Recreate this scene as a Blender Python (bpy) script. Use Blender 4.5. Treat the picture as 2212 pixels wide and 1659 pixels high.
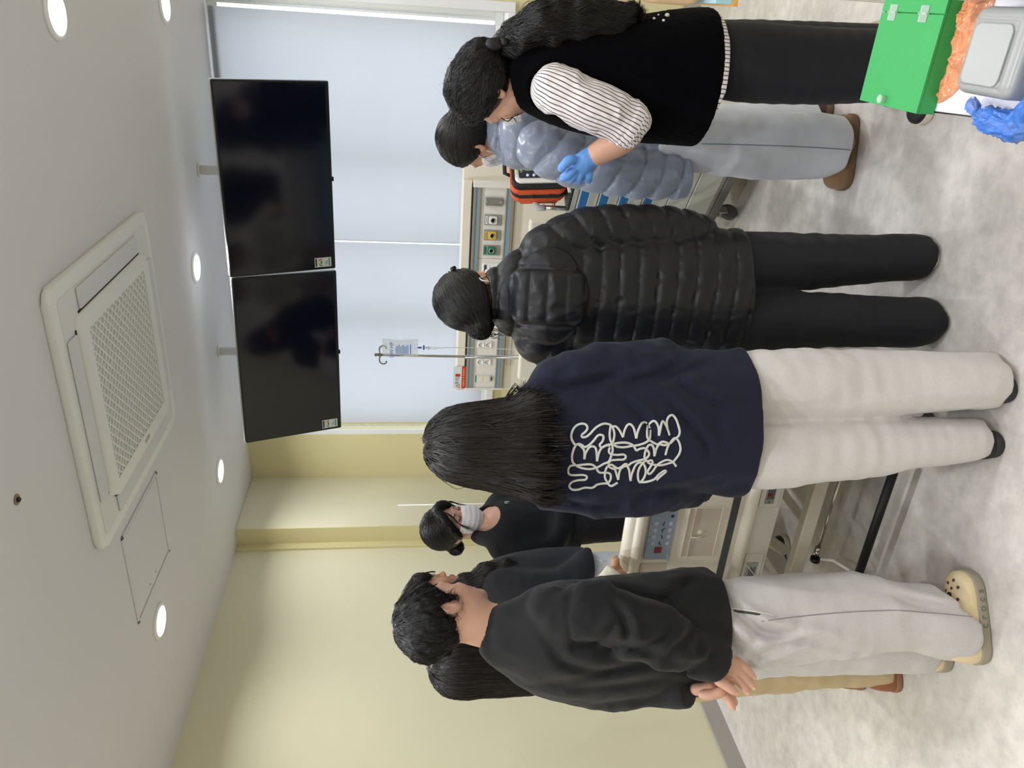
import bpy, bmesh, math, random
import numpy as np
from mathutils import Vector, Matrix

for o in list(bpy.data.objects):
    bpy.data.objects.remove(o, do_unlink=True)
scene = bpy.context.scene
COL = scene.collection
PI = math.pi

# ------------------------------------------------------------------ camera
CAM_H = 1.65                      # phone held upright at eye level, picture stored on its side
YAW, PITCH, ROLL = math.radians(26.906), math.radians(7.885), math.radians(-0.19)
_f = Vector((-math.sin(YAW) * math.cos(PITCH), math.cos(YAW) * math.cos(PITCH), -math.sin(PITCH)))
_r = Vector((math.cos(YAW), math.sin(YAW), 0))
_d = _f.cross(_r)
_r2 = math.cos(ROLL) * _r + math.sin(ROLL) * _d
_d2 = -math.sin(ROLL) * _r + math.cos(ROLL) * _d
cam_data = bpy.data.cameras.new('camera')
cam_data.sensor_fit = 'HORIZONTAL'
cam_data.sensor_width = 36.0
cam_data.lens = 36.0 * 1660.0 / 2212.0
cam_data.clip_start = 0.05
cam = bpy.data.objects.new('camera', cam_data)
COL.objects.link(cam)
m3 = Matrix((_d2, _r2, -_f)).transposed()
cam.matrix_world = Matrix.Translation((0, 0, CAM_H)) @ m3.to_4x4()
scene.camera = cam

# ------------------------------------------------------------------ world, exposure
world = bpy.data.worlds.new('daylight')
scene.world = world
world.use_nodes = True
bg = world.node_tree.nodes['Background']
bg.inputs[0].default_value = (0.90, 0.95, 1.0, 1)
bg.inputs[1].default_value = 2.3
vs = scene.view_settings
vs.view_transform = 'Standard'
vs.look = 'None'
vs.gamma = 1.0
vs.exposure = 0.0
vs.use_curve_mapping = False
LAMP_W = 8.0                      # watts of light thrown down by each ceiling downlight
scene.cycles.use_denoising = True
scene.cycles.max_bounces = 7
scene.cycles.diffuse_bounces = 4
scene.cycles.glossy_bounces = 2
scene.cycles.transparent_max_bounces = 6
scene.cycles.adaptive_threshold = 0.02
scene.cycles.sample_clamp_indirect = 6.0
scene.cycles.caustics_reflective = False
scene.cycles.caustics_refractive = False

# ------------------------------------------------------------------ materials
def lin(c):
    r = []
    for v in c[:3]:
        v = v / 255.0
        r.append(v / 12.92 if v <= 0.04045 else ((v + 0.055) / 1.055) ** 2.4)
    return tuple(r) + (1.0,)

MATS = {}
def mat(name, col, rough=0.5, metal=0.0, var=0.0, vscale=8.0, bump=0.0, bscale=60.0, trans=0.0, emit=0.0,
        coat=0.0, sheen=0.0, spec=0.5, alpha=1.0, ior=1.45, stretch=None, detail=3.0, sss=0.0):
    if name in MATS:
        return MATS[name]
    m = bpy.data.materials.new(name)
    m.use_nodes = True
    nt = m.node_tree
    b = nt.nodes['Principled BSDF']
    b.inputs['Base Color'].default_value = lin(col)
    b.inputs['Roughness'].default_value = rough
    b.inputs['Metallic'].default_value = metal
    b.inputs['IOR'].default_value = ior
    b.inputs['Specular IOR Level'].default_value = spec
    b.inputs['Transmission Weight'].default_value = trans
    b.inputs['Coat Weight'].default_value = coat
    b.inputs['Sheen Weight'].default_value = sheen
    b.inputs['Alpha'].default_value = alpha
    if sss:
        b.inputs['Subsurface Weight'].default_value = sss
        b.inputs['Subsurface Radius'].default_value = (0.012, 0.005, 0.003)
    if emit:
        b.inputs['Emission Color'].default_value = lin(col)
        b.inputs['Emission Strength'].default_value = emit
    tc = nt.nodes.new('ShaderNodeTexCoord')
    mp = nt.nodes.new('ShaderNodeMapping')
    nt.links.new(tc.outputs['Object'], mp.inputs[0])
    if stretch:
        mp.inputs['Scale'].default_value = stretch
    n1 = nt.nodes.new('ShaderNodeTexNoise')
    n1.inputs['Scale'].default_value = vscale
    n1.inputs['Detail'].default_value = detail
    nt.links.new(mp.outputs[0], n1.inputs['Vector'])
    mx = nt.nodes.new('ShaderNodeMix')
    mx.data_type = 'RGBA'
    c = lin(col)
    v = max(var, 0.015)
    mx.inputs[6].default_value = tuple(min(1, x * (1 - v)) for x in c[:3]) + (1,)
    mx.inputs[7].default_value = tuple(min(1, x * (1 + v)) for x in c[:3]) + (1,)
    nt.links.new(n1.outputs['Fac'], mx.inputs[0])
    nt.links.new(mx.outputs[2], b.inputs['Base Color'])
    if bump:
        n2 = nt.nodes.new('ShaderNodeTexNoise')
        n2.inputs['Scale'].default_value = bscale
        n2.inputs['Detail'].default_value = 2.0
        nt.links.new(mp.outputs[0], n2.inputs['Vector'])
        bp = nt.nodes.new('ShaderNodeBump')
        bp.inputs['Strength'].default_value = bump
        bp.inputs['Distance'].default_value = 0.004
        nt.links.new(n2.outputs['Fac'], bp.inputs['Height'])
        nt.links.new(bp.outputs[0], b.inputs['Normal'])
    MATS[name] = m
    return m

def blind_material():
    m = bpy.data.materials.new('blind_fabric')
    m.use_nodes = True
    nt = m.node_tree
    nt.nodes.remove(nt.nodes['Principled BSDF'])
    out = nt.nodes['Material Output']
    d = nt.nodes.new('ShaderNodeBsdfDiffuse'); d.inputs[0].default_value = lin((152, 152, 153))
    t = nt.nodes.new('ShaderNodeBsdfTranslucent'); t.inputs[0].default_value = lin((226, 232, 240))
    n = nt.nodes.new('ShaderNodeTexNoise'); n.inputs['Scale'].default_value = 2.0
    mr = nt.nodes.new('ShaderNodeMapRange')
    mr.inputs['To Min'].default_value = 0.38; mr.inputs['To Max'].default_value = 0.42
    mx = nt.nodes.new('ShaderNodeMixShader')
    nt.links.new(n.outputs['Fac'], mr.inputs[0])
    nt.links.new(mr.outputs[0], mx.inputs[0])
    nt.links.new(d.outputs[0], mx.inputs[1])
    nt.links.new(t.outputs[0], mx.inputs[2])
    nt.links.new(mx.outputs[0], out.inputs[0])
    return m

def floor_material():
    m = bpy.data.materials.new('vinyl_floor')
    m.use_nodes = True
    nt = m.node_tree
    b = nt.nodes['Principled BSDF']
    tc = nt.nodes.new('ShaderNodeTexCoord')
    def noise(scale, detail, rough=0.55):
        n = nt.nodes.new('ShaderNodeTexNoise')
        n.inputs['Scale'].default_value = scale
        n.inputs['Detail'].default_value = detail
        n.inputs['Roughness'].default_value = rough
        nt.links.new(tc.outputs['Object'], n.inputs['Vector'])
        return n
    n1, n2 = noise(2.6, 5), noise(17, 6, 0.65)
    r1 = nt.nodes.new('ShaderNodeValToRGB')
    r1.color_ramp.elements[0].position = 0.34; r1.color_ramp.elements[0].color = lin((204, 200, 196))
    r1.color_ramp.elements[1].position = 0.66; r1.color_ramp.elements[1].color = lin((226, 222, 217))
    nt.links.new(n1.outputs['Fac'], r1.inputs[0])
    r2 = nt.nodes.new('ShaderNodeValToRGB')
    r2.color_ramp.elements[0].position = 0.36; r2.color_ramp.elements[0].color = (0.84, 0.835, 0.83, 1)
    r2.color_ramp.elements[1].position = 0.62; r2.color_ramp.elements[1].color = (1.04, 1.03, 1.02, 1)
    nt.links.new(n2.outputs['Fac'], r2.inputs[0])
    mx = nt.nodes.new('ShaderNodeMix'); mx.data_type = 'RGBA'; mx.blend_type = 'MULTIPLY'
    mx.inputs[0].default_value = 1.0
    nt.links.new(r1.outputs[0], mx.inputs[6]); nt.links.new(r2.outputs[0], mx.inputs[7])
    nt.links.new(mx.outputs[2], b.inputs['Base Color'])
    b.inputs['Roughness'].default_value = 0.42
    bp = nt.nodes.new('ShaderNodeBump'); bp.inputs['Strength'].default_value = 0.05; bp.inputs['Distance'].default_value = 0.002
    nt.links.new(n2.outputs['Fac'], bp.inputs['Height']); nt.links.new(bp.outputs[0], b.inputs['Normal'])
    return m

# ------------------------------------------------------------------ mesh helpers
def tag(o, label, cat, group=None, kind=None):
    if label: o['label'] = label
    if cat: o['category'] = cat
    if group: o['group'] = group
    if kind: o['kind'] = kind
    return o

def empty(name, loc=(0, 0, 0), rz=0.0, label=None, cat=None, group=None):
    o = bpy.data.objects.new(name, None)
    o.empty_display_size = 0.1
    COL.objects.link(o)
    o.location = loc
    o.rotation_euler = (0, 0, rz)
    return tag(o, label, cat, group)

class MB:
    """collects shapes and links them as one mesh object"""
    def __init__(self):
        self.bm = bmesh.new()
    def _add(self, verts, faces, M=None, smooth=False):
        vs_ = [self.bm.verts.new(M @ Vector(v) if M is not None else v) for v in verts]
        fs = []
        for f in faces:
            try:
                fc = self.bm.faces.new([vs_[i] for i in f]); fc.smooth = smooth; fs.append(fc)
            except ValueError:
                pass
        return vs_, fs
    def box(self, a, b, bevel=0.0, M=None, seg=2):
        x0, y0, z0 = (min(a[i], b[i]) for i in range(3)); x1, y1, z1 = (max(a[i], b[i]) for i in range(3))
        v = [(x0,y0,z0),(x1,y0,z0),(x1,y1,z0),(x0,y1,z0),(x0,y0,z1),(x1,y0,z1),(x1,y1,z1),(x0,y1,z1)]
        f = [(0,3,2,1),(4,5,6,7),(0,1,5,4),(1,2,6,5),(2,3,7,6),(3,0,4,7)]
        vs_, fs = self._add(v, f, M)
        if bevel > 0:
            es = list({e for fc in fs for e in fc.edges})
            r = bmesh.ops.bevel(self.bm, geom=es, offset=bevel, segments=seg, affect='EDGES', profile=0.5)
            for fc in r['faces']: fc.smooth = True
        return self
    def prism(self, pts, z0, z1, M=None, bevel=0.0, smooth=False, seg=2):
        """pts: 2D outline (counter-clockwise) extruded z0..z1"""
        n = len(pts)
        v = [(p[0], p[1], z0) for p in pts] + [(p[0], p[1], z1) for p in pts]
        f = [tuple(reversed(range(n))), tuple(range(n, 2*n))]
        vs_, fs = self._add(v, f, M)
        side = []
        for i in range(n):
            j = (i + 1) % n
            fc = self.bm.faces.new((vs_[i], vs_[j], vs_[n+j], vs_[n+i])); fc.smooth = smooth; side.append(fc)
        if bevel:
            es = [e for fc in fs for e in fc.edges]
            r = bmesh.ops.bevel(self.bm, geom=es, offset=bevel, segments=seg, affect='EDGES', profile=0.5)
            for fc in r['faces']: fc.smooth = True
        return self
    def tube(self, pts, rad, n=8, closed=False, caps=True, M=None):
        pts = [Vector(p) for p in pts]
        N = len(pts)
        rads = rad if isinstance(rad, (list, tuple)) else [rad] * N
        ref = Vector((0, 0, 1))
        rings, prev = [], None
        for i, p in enumerate(pts):
            if closed: t = pts[(i+1) % N] - pts[i-1]
            else: t = pts[min(i+1, N-1)] - pts[max(i-1, 0)]
            if t.length < 1e-9: t = Vector((0,0,1))
            t.normalize()
            if prev is None:
                a = ref.cross(t)
                if a.length < 1e-3: a = Vector((1,0,0)).cross(t)
            else:
                a = prev - t * prev.dot(t)
                if a.length < 1e-6: a = ref.cross(t)
            a.normalize(); prev = a
            b = t.cross(a)
            ring = []
            for k in range(n):
                an = 2*PI*k/n
                q = p + (a*math.cos(an) + b*math.sin(an)) * rads[i]
                ring.append(self.bm.verts.new(M @ q if M is not None else q))
            rings.append(ring)
        L = N if closed else N - 1
        for i in range(L):
            r0, r1 = rings[i], rings[(i+1) % N]
            for k in range(n):
                fc = self.bm.faces.new((r0[k], r0[(k+1) % n], r1[(k+1) % n], r1[k])); fc.smooth = True
        if caps and not closed:
            self.bm.faces.new(list(reversed(rings[0]))); self.bm.faces.new(rings[-1])
        return self
    def lathe(self, prof, n=24, M=None, smooth=True):
        """prof: [(r, z)...] around z"""
        rings = []
        for r, z in prof:
            ring = []
            for k in range(n):
                a = 2*PI*k/n
                q = Vector((r*math.cos(a), r*math.sin(a), z))
                ring.append(self.bm.verts.new(M @ q if M is not None else q))
            rings.append(ring)
        for i in range(len(rings)-1):
            for k in range(n):
                fc = self.bm.faces.new((rings[i][k], rings[i][(k+1) % n], rings[i+1][(k+1) % n], rings[i+1][k])); fc.smooth = smooth
        if prof[0] == prof[-1]: return self          # a closed ring needs no caps
        if prof[0][0] > 1e-6: self.bm.faces.new(list(reversed(rings[0])))
        if prof[-1][0] > 1e-6: self.bm.faces.new(rings[-1])
        return self
    def ball(self, c, r, n=10, M=None):
        rx, ry, rz = r if isinstance(r, (tuple, list)) else (r, r, r)
        mm = Matrix.Translation(c) @ Matrix.Diagonal((rx, ry, rz, 1))
        if M is not None: mm = M @ mm
        rr = bmesh.ops.create_uvsphere(self.bm, u_segments=n, v_segments=max(6, n*2//3), radius=1.0, matrix=mm)
        for v in rr['verts']:
            for fc in v.link_faces: fc.smooth = True
        return self
    def build(self, name, material, parent=None, label=None, cat=None, group=None, kind=None):
        bmesh.ops.remove_doubles(self.bm, verts=self.bm.verts, dist=1e-7)
        bmesh.ops.recalc_face_normals(self.bm, faces=self.bm.faces)
        me = bpy.data.meshes.new(name)
        self.bm.to_mesh(me); self.bm.free()
        me.materials.append(material)
        o = bpy.data.objects.new(name, me)
        COL.objects.link(o)
        if parent is not None: o.parent = parent
        return tag(o, label, cat, group, kind)

def rrect(w, h, r, n=5, cx=0, cy=0):
    pts = []
    for sx, sy, a0 in ((1,1,0),(-1,1,90),(-1,-1,180),(1,-1,270)):
        for k in range(n+1):
            a = math.radians(a0 + 90*k/n)
            pts.append((cx + sx*(w/2-r) + r*math.cos(a), cy + sy*(h/2-r) + r*math.sin(a)))
    return pts

def text(name, s, size, M, material, parent, ext=0.0004, align='CENTER', label=None):
    cu = bpy.data.curves.new(name, 'FONT')
    cu.body = s; cu.size = size; cu.extrude = ext; cu.align_x = align; cu.align_y = 'CENTER'
    cu.resolution_u = 3
    t = bpy.data.objects.new(name + '_tmp', cu)
    COL.objects.link(t)
    dg = bpy.context.evaluated_depsgraph_get()
    me = bpy.data.meshes.new_from_object(t.evaluated_get(dg))
    bpy.data.objects.remove(t, do_unlink=True)
    bpy.data.curves.remove(cu)
    me.transform(M)
    me.materials.clear(); me.materials.append(material)
    o = bpy.data.objects.new(name, me); COL.objects.link(o); o.parent = parent
    if label: o['label'] = label
    return o

def part_copy(o, parent):
    c = o.copy(); COL.objects.link(c); c.parent = parent
    for ch in o.children: part_copy(ch, c)
    return c
# matrices: a drawing plane (x right, y up) set upright facing -Y at a point / facing any way
def facing(loc, nx, ny, tilt=0.0):
    """local x = right as seen by somebody looking at the face, local y = up, local z = outward normal (nx, ny)"""
    n = Vector((nx, ny, 0)).normalized()
    up = Vector((0, 0, 1))
    right = up.cross(n)
    n2 = n * math.cos(tilt) + up * math.sin(tilt)
    up2 = n2.cross(right)
    return Matrix.Translation(loc) @ Matrix((right, up2, n2)).transposed().to_4x4()
# ------------------------------------------------------------------ the room
XL, XC, XR, YB, YF, ZC = -3.27, -3.13, 3.0, 4.70, -2.4, 2.72
M_wall = mat('pale_yellow_paint', (229, 223, 194), 0.6, var=0.03, vscale=1.5, bump=0.03, bscale=300)
M_wall2 = mat('mustard_wall_tone', (222, 213, 166), 0.6, var=0.03, vscale=1.5, bump=0.03, bscale=300)
M_ceil = mat('white_ceiling_paint', (218, 217, 220), 0.7, var=0.02, vscale=2)
M_white = mat('white_plastic', (236, 236, 234), 0.35, var=0.02)
M_cream = mat('cream_laminate', (233, 226, 210), 0.4, var=0.02, vscale=3)
M_dark = mat('dark_gap', (24, 24, 28), 0.6)
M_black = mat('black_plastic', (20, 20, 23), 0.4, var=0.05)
M_alu = mat('brushed_aluminium', (178, 178, 176), 0.32, 0.9, var=0.06, vscale=30, stretch=(1, 30, 30))
M_steel = mat('stainless_steel', (190, 188, 184), 0.22, 1.0)
M_chrome = mat('chrome', (215, 215, 215), 0.1, 1.0)

MB().box((XL-.1, YF-.1, -.1), (XR+.1, YB+.25, 0)).build('floor', floor_material(), kind='structure')
MB().box((XL-.1, YF-.1, ZC), (XR+.1, YB+.3, ZC+.1)).build('ceiling', M_ceil, kind='structure')
wl = MB().box((XL-.1, YF-.1, 0), (XL, YB+.2, ZC)).build('wall_left', M_wall, kind='structure')
MB().box((XL-.02, 4.115, 0), (XC, YB+.02, ZC), 0.004).build('pilaster', M_wall, wl)
MB().box((XL-.01, 4.06, 0), (XL+.02, 4.112, ZC), 0.003).build('corner_strip', M_wall2, wl)
MB().box((XL+.02, 4.109, 0), (XC-.001, 4.1155, ZC)).build('shaded_pilaster_face', M_wall2, wl)  # thin panel: shade on the pilaster's front put into a deeper wall colour
WX0, WX1, WZ0 = -2.745, -0.075, 1.065
MB().box((XL-.1, YB, 0), (WX0, YB+.22, ZC)).box((WX1, YB, 0), (XR+.1, YB+.22, ZC)).box((WX0, YB, 0), (WX1, YB+.22, WZ0)) \
    .build('wall_back', M_wall2, kind='structure')
MB().box((XR, YF-.1, 0), (XR+.1, YB+.2, ZC)).build('wall_right', M_wall, kind='structure')
MB().box((XL-.1, YF-.1, 0), (XR+.1, YF, ZC)).build('wall_front', M_wall, kind='structure')
M_base = mat('grey_vinyl_skirting', (172, 165, 160), 0.45, var=0.03)
bb = MB().box((XL, YF, 0), (XL+.012, 4.06, .098), 0.002).build('baseboard_left', M_base, kind='structure')
MB().box((XL+.012, YF, 0), (XL+.016, 4.06, .006)).build('silicone_bead', M_white, bb)
MB().box((XC, 4.115, 0), (XC+.012, YB, .098), 0.002).build('baseboard_pilaster', M_base, kind='structure')
MB().box((XC, YB-.012, 0), (-2.37, YB, .098), 0.002).build('baseboard_back', M_base, kind='structure')
MB().box((-.93, YB-.012, 0), (XR, YB, .098), 0.002).build('baseboard_rear', M_base, kind='structure')

# white rod drawn in place of a glossy highlight on the pilaster
MB().tube([(XC+.006, 4.33, .3), (XC+.006, 4.33, 1.70)], 0.006, 8).build('highlight_rod_1', mat('highlight_white', (246, 246, 246), 0.12), kind='structure')

# window: white frame, three panes behind the blinds
M_frame = mat('white_window_frame', (238, 240, 242), 0.3)
wf = MB()
wf.box((WX0, 4.71, WZ0), (WX1, 4.92, WZ0+.039), .003)
wf.box((WX0, 4.80, WZ0+.04), (WX1, 4.90, WZ0+.09), .003).box((WX0, 4.80, ZC-.05), (WX1, 4.90, ZC))
for x in (WX0+.025, -1.92, -1.405, -.90, WX1-.025):
    wf.box((x-.025, 4.802, WZ0+.091), (x+.025, 4.898, ZC-.051))
win = wf.build('window_1', M_frame, kind='structure')
MB().box((WX0+.01, 4.67, WZ0-.012), (WX1+.02, 4.72, WZ0+.034), .004).build('window_sill', M_frame, win)
MB().box((WX1, 4.668, WZ0-.01), (WX1+.055, 4.705, ZC-.001), .004).build('window_casing', M_frame, win)
MB().box((WX0-.03, 4.685, WZ0-.01), (WX0+.004, 4.705, ZC-.001), .004).build('window_casing', M_frame, win)
M_glass = mat('window_glass', (240, 248, 250), 0.02, alpha=.08, spec=.6)
for x0, x1 in ((WX0+.05, -1.945), (-1.895, -1.43), (-1.38, -.925), (-.875, WX1-.05)):
    MB().box((x0, 4.845, WZ0+.09), (x1, 4.851, ZC-.05)).build('pane', M_glass, win)
# roller blinds
M_blind = blind_material()
def blind(x0, x1, y, zb, label):
    e = empty('roller_blind', (0, 0, 0), 0, label, 'blind', 'roller blinds over the window')
    nx, nz = 24, 30
    mb = MB()
    P = []
    for j in range(nz+1):
        for i in range(nx+1):
            x = x0 + (x1-x0)*i/nx; z = zb + .02 + (2.70-zb-.02)*j/nz
            P.append((x, y + .004*math.sin(3.1*(x-x0)+z) * (1-j/nz), z))
    F = [(j*(nx+1)+i, j*(nx+1)+i+1, (j+1)*(nx+1)+i+1, (j+1)*(nx+1)+i) for j in range(nz) for i in range(nx)]
    mb._add(P, F, smooth=True)
    mb.build('blind_fabric', M_blind, e)
    MB().box((x0, y-.008, zb), (x1, y+.008, zb+.026), .003).build('bottom_bar', M_white, e)
    MB().tube([(x0-.004, y+.022, 2.68), (x1+.004, y+.022, 2.68)], .020, 12).build('roller_tube', M_white, e)
    return e
M_bead = mat('clear_bead_chain', (200, 214, 232), 0.3)
def beads(e, x, y, z0, z1, n):
    mb = MB()
    for k in range(n):
        z = z0 + (z1-z0)*k/(n-1)
        bmesh.ops.create_icosphere(mb.bm, subdivisions=1, radius=.0042, matrix=Matrix.Translation((x, y, z)))
    mb.tube([(x, y, z0), (x, y, z1)], .0012, 4)
    mb.build('bead_chain', M_bead, e)
b1 = blind(-1.398, -.142, 4.712, 1.13, 'white roller blind')
b2 = blind(-2.695, -1.414, 4.722, 1.10, 'white roller blind')
beads(b1, -.108, 4.70, 1.35, 2.68, 110)
beads(b2, -2.715, 4.705, 1.55, 2.68, 95)
b1['label'] = 'white roller blind behind the monitor bag trolley, with glowing bead-chain edge'
b2['label'] = 'white roller blind behind the drip stand, beside the yellow wall'

# ceiling downlights (those in view and the rest of the same grid)
M_lamp = mat('lit_diffuser', (255, 250, 242), 0.5, emit=9.0)
M_ring = mat('white_lamp_ring', (240, 240, 240), 0.4)
LG = 'round ceiling downlights'
def downlight(x, y, label, first=[None]):
    if first[0] is None:
        e = empty('ceiling_light', (x, y, ZC), 0, label, 'ceiling light', LG)
        MB().lathe([(.066, -.010), (.079, -.007), (.082, 0.0), (.064, 0.0), (.064, -.006), (.066, -.010)], 32).build('lamp_ring', M_ring, e)
        MB().lathe([(.0, -.004), (.063, -.004), (.063, -.001), (.0, -.001)], 32).build('diffuser', M_lamp, e)
        ld = bpy.data.lights.new('downlight_beam', 'AREA')
        ld.shape = 'DISK'; ld.size = .12; ld.energy = LAMP_W; ld.spread = math.radians(150); ld.color = (.965, .982, 1.0)
        lo_ = bpy.data.objects.new('downlight_beam', ld); COL.objects.link(lo_); lo_.parent = e; lo_.location = (0, 0, -.006)
        first[0] = e
        return e
    e = first[0].copy(); COL.objects.link(e); e.location = (x, y, ZC); e['label'] = label
    for ch in first[0].children: part_copy(ch, e)
    return e
downlight(-.132, 2.765, 'big round lit downlight in the ceiling, past the air conditioner corner from the window')
downlight(-.128, 3.967, 'round lit downlight in the ceiling close to the window and its corner-side casing')
downlight(-1.339, 3.946, 'round lit downlight above the join of the two hanging televisions')
downlight(-2.563, 3.919, 'round lit downlight in the ceiling corner, near the yellow pilaster')
downlight(-2.545, 2.70, 'round lit downlight beside the ceiling access hatch')
for i, (x, y) in enumerate([(-2.55, 1.48), (-1.34, 1.48), (-.13, 1.48), (-2.55, .26), (-1.34, .26), (-.13, .26),
                            (1.08, 3.96), (1.08, 2.72), (1.08, 1.48), (1.08, .26), (-2.55, -.96), (-.13, -.96), (1.08, -.96), (2.3, 2.72), (2.3, .26)]):
    downlight(x, y, 'round lit downlight farther along the ceiling, over the near half of the room')

# ceiling cassette air conditioner
AX0, AX1, AY0, AY1 = -1.826, -.858, 2.273, 3.232
acx, acy, acw, acd = (AX0+AX1)/2, (AY0+AY1)/2, AX1-AX0, AY1-AY0
M_ac = mat('air_conditioner_white', (232, 233, 231), 0.38, var=0.015)
M_louv = mat('air_conditioner_louver', (214, 215, 219), 0.45, bump=0.25, bscale=140, stretch=(1, 1, 1))
ac = empty('air_conditioner', (acx, acy, ZC), 0, 'square white cassette air conditioner with diamond lattice grille in the ceiling', 'air conditioner')
MB().prism(rrect(acw, acd, .045, 6), -.028, .0, bevel=.012, seg=3).build('outer_panel', M_ac, ac)
MB().prism(rrect(acw-.09, acd-.09, .02, 4), -.031, -.026).build('inner_tray', mat('air_conditioner_tray', (222, 223, 222), .45), ac)
# the central panel leaves a square opening for the grille
gw = .585
cp = MB()
outer, inner = rrect(.70, .70, .06, 6), [(gw/2, gw/2), (-gw/2, gw/2), (-gw/2, -gw/2), (gw/2, -gw/2)]
n = len(outer); q = n // 4
zf, zb_ = -.050, -.028
vo = [cp.bm.verts.new((x, y, zf)) for x, y in outer]; vb = [cp.bm.verts.new((x*1.01, y*1.01, zb_)) for x, y in outer]
vi = [cp.bm.verts.new((x, y, zf)) for x, y in inner]; vj = [cp.bm.verts.new((x, y, zb_)) for x, y in inner]
for k in range(4):
    seg_ = [vo[k*q + i] for i in range(q)]
    cp.bm.faces.new([vi[k]] + seg_)
    nx_ = vo[((k+1)*q) % n]
    cp.bm.faces.new([vi[k], seg_[-1], nx_, vi[(k+1) % 4]])
    cp.bm.faces.new([vi[k], vi[(k+1) % 4], vj[(k+1) % 4], vj[k]])
for i in range(n):
    fc = cp.bm.faces.new([vo[i], vo[(i+1) % n], vb[(i+1) % n], vb[i]]); fc.smooth = True
front = cp.build('front_panel', M_ac, ac)
MB().box((-gw/2, -gw/2, -.0275), (gw/2, gw/2, -.0255)).build('filter', mat('grille_filter', (44, 44, 48), .8, bump=.3, bscale=400), front)
# lattice bars: two diagonal families and one straight family
step = gw / 15
def bar(p0, p1, w, z):
    d = Vector((p1[0]-p0[0], p1[1]-p0[1])); L = d.length
    if L < .004: return
    a = math.atan2(d.y, d.x)
    M = Matrix.Translation(((p0[0]+p1[0])/2, (p0[1]+p1[1])/2, 0)) @ Matrix.Rotation(a, 4, 'Z')
    MB().box((-L/2, -w/2, z), (L/2, w/2, z+.016), M=M).build('grille_bar', M_ac, front)
h_ = gw/2
for k in range(-14, 15):
    c_ = k*step
    lo, hi = max(-h_, -h_-c_), min(h_, h_-c_)
    bar((lo, lo+c_), (hi, hi+c_), .0062, -.0485)
    lo, hi = max(-h_, c_-h_), min(h_, c_+h_)
    bar((lo, c_-lo), (hi, c_-hi), .0062, -.0483)
for k in range(-7, 8):
    bar((-h_, k*step), (h_, k*step), .004, -.0465)
for (x0, y0, x1, y1) in ((-.30, -.432, .30, -.362), (-.30, .362, .30, .432), (-.432, -.30, -.362, .30), (.362, -.30, .432, .30)):
    MB().box((x0, y0, -.040), (x1, y1, -.031), .004).build('louver', M_louv, ac)
for (x0, y0, x1, y1) in ((-.31, -.359, .31, -.352), (-.31, .352, .31, .359), (-.359, -.31, -.352, .31), (.352, -.31, .359, .31)):
    MB().box((x0, y0, -.034), (x1, y1, -.030)).build('air_slot', M_dark, ac)
MB().box((-.33, .01, -.052), (-.315, .06, -.049), .001).build('sensor_window', M_alu, ac)

# ceiling hatch, sprinkler
hx0, hx1, hy0, hy1 = -2.36, -1.925, 2.49, 2.95
hatch = empty('ceiling_hatch', ((hx0+hx1)/2, (hy0+hy1)/2, ZC), 0, 'square white access hatch flush in the ceiling', 'hatch')
w_, d_ = hx1-hx0, hy1-hy0
fm = MB()
for (a, b) in (((-w_/2, -d_/2), (w_/2, -d_/2+.014)), ((-w_/2, d_/2-.014), (w_/2, d_/2)), ((-w_/2, -d_/2), (-w_/2+.014, d_/2)), ((w_/2-.014, -d_/2), (w_/2, d_/2))):
    fm.box((a[0], a[1], -.006), (b[0], b[1], 0), .0015)
fm.build('hatch_frame', M_ceil, hatch)
MB().box((-w_/2+.019, -d_/2+.019, -.004), (w_/2-.019, d_/2-.019, 0), .001).build('hatch_door', M_ceil, hatch)
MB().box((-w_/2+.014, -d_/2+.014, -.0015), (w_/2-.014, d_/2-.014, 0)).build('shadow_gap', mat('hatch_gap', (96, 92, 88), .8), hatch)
for yy in (-.05, .03):
    MB().lathe([(.004, -.0045), (.004, 0)], 8, M=Matrix.Translation((-w_/2+.05, yy, 0))).build('catch', M_dark, hatch)
spk = empty('sprinkler_head', (-1.333, 1.907, ZC), 0, 'tiny brown sprinkler head in the ceiling beside the air conditioner', 'sprinkler')
MB().lathe([(.016, -.003), (.014, -.001), (.016, 0)], 16).build('sprinkler_plate', mat('sprinkler_brown', (150, 128, 112), .5), spk)
MB().lathe([(.006, -.010), (.008, -.004), (.006, 0)], 12).build('sprinkler_bulb', M_dark, spk)

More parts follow.
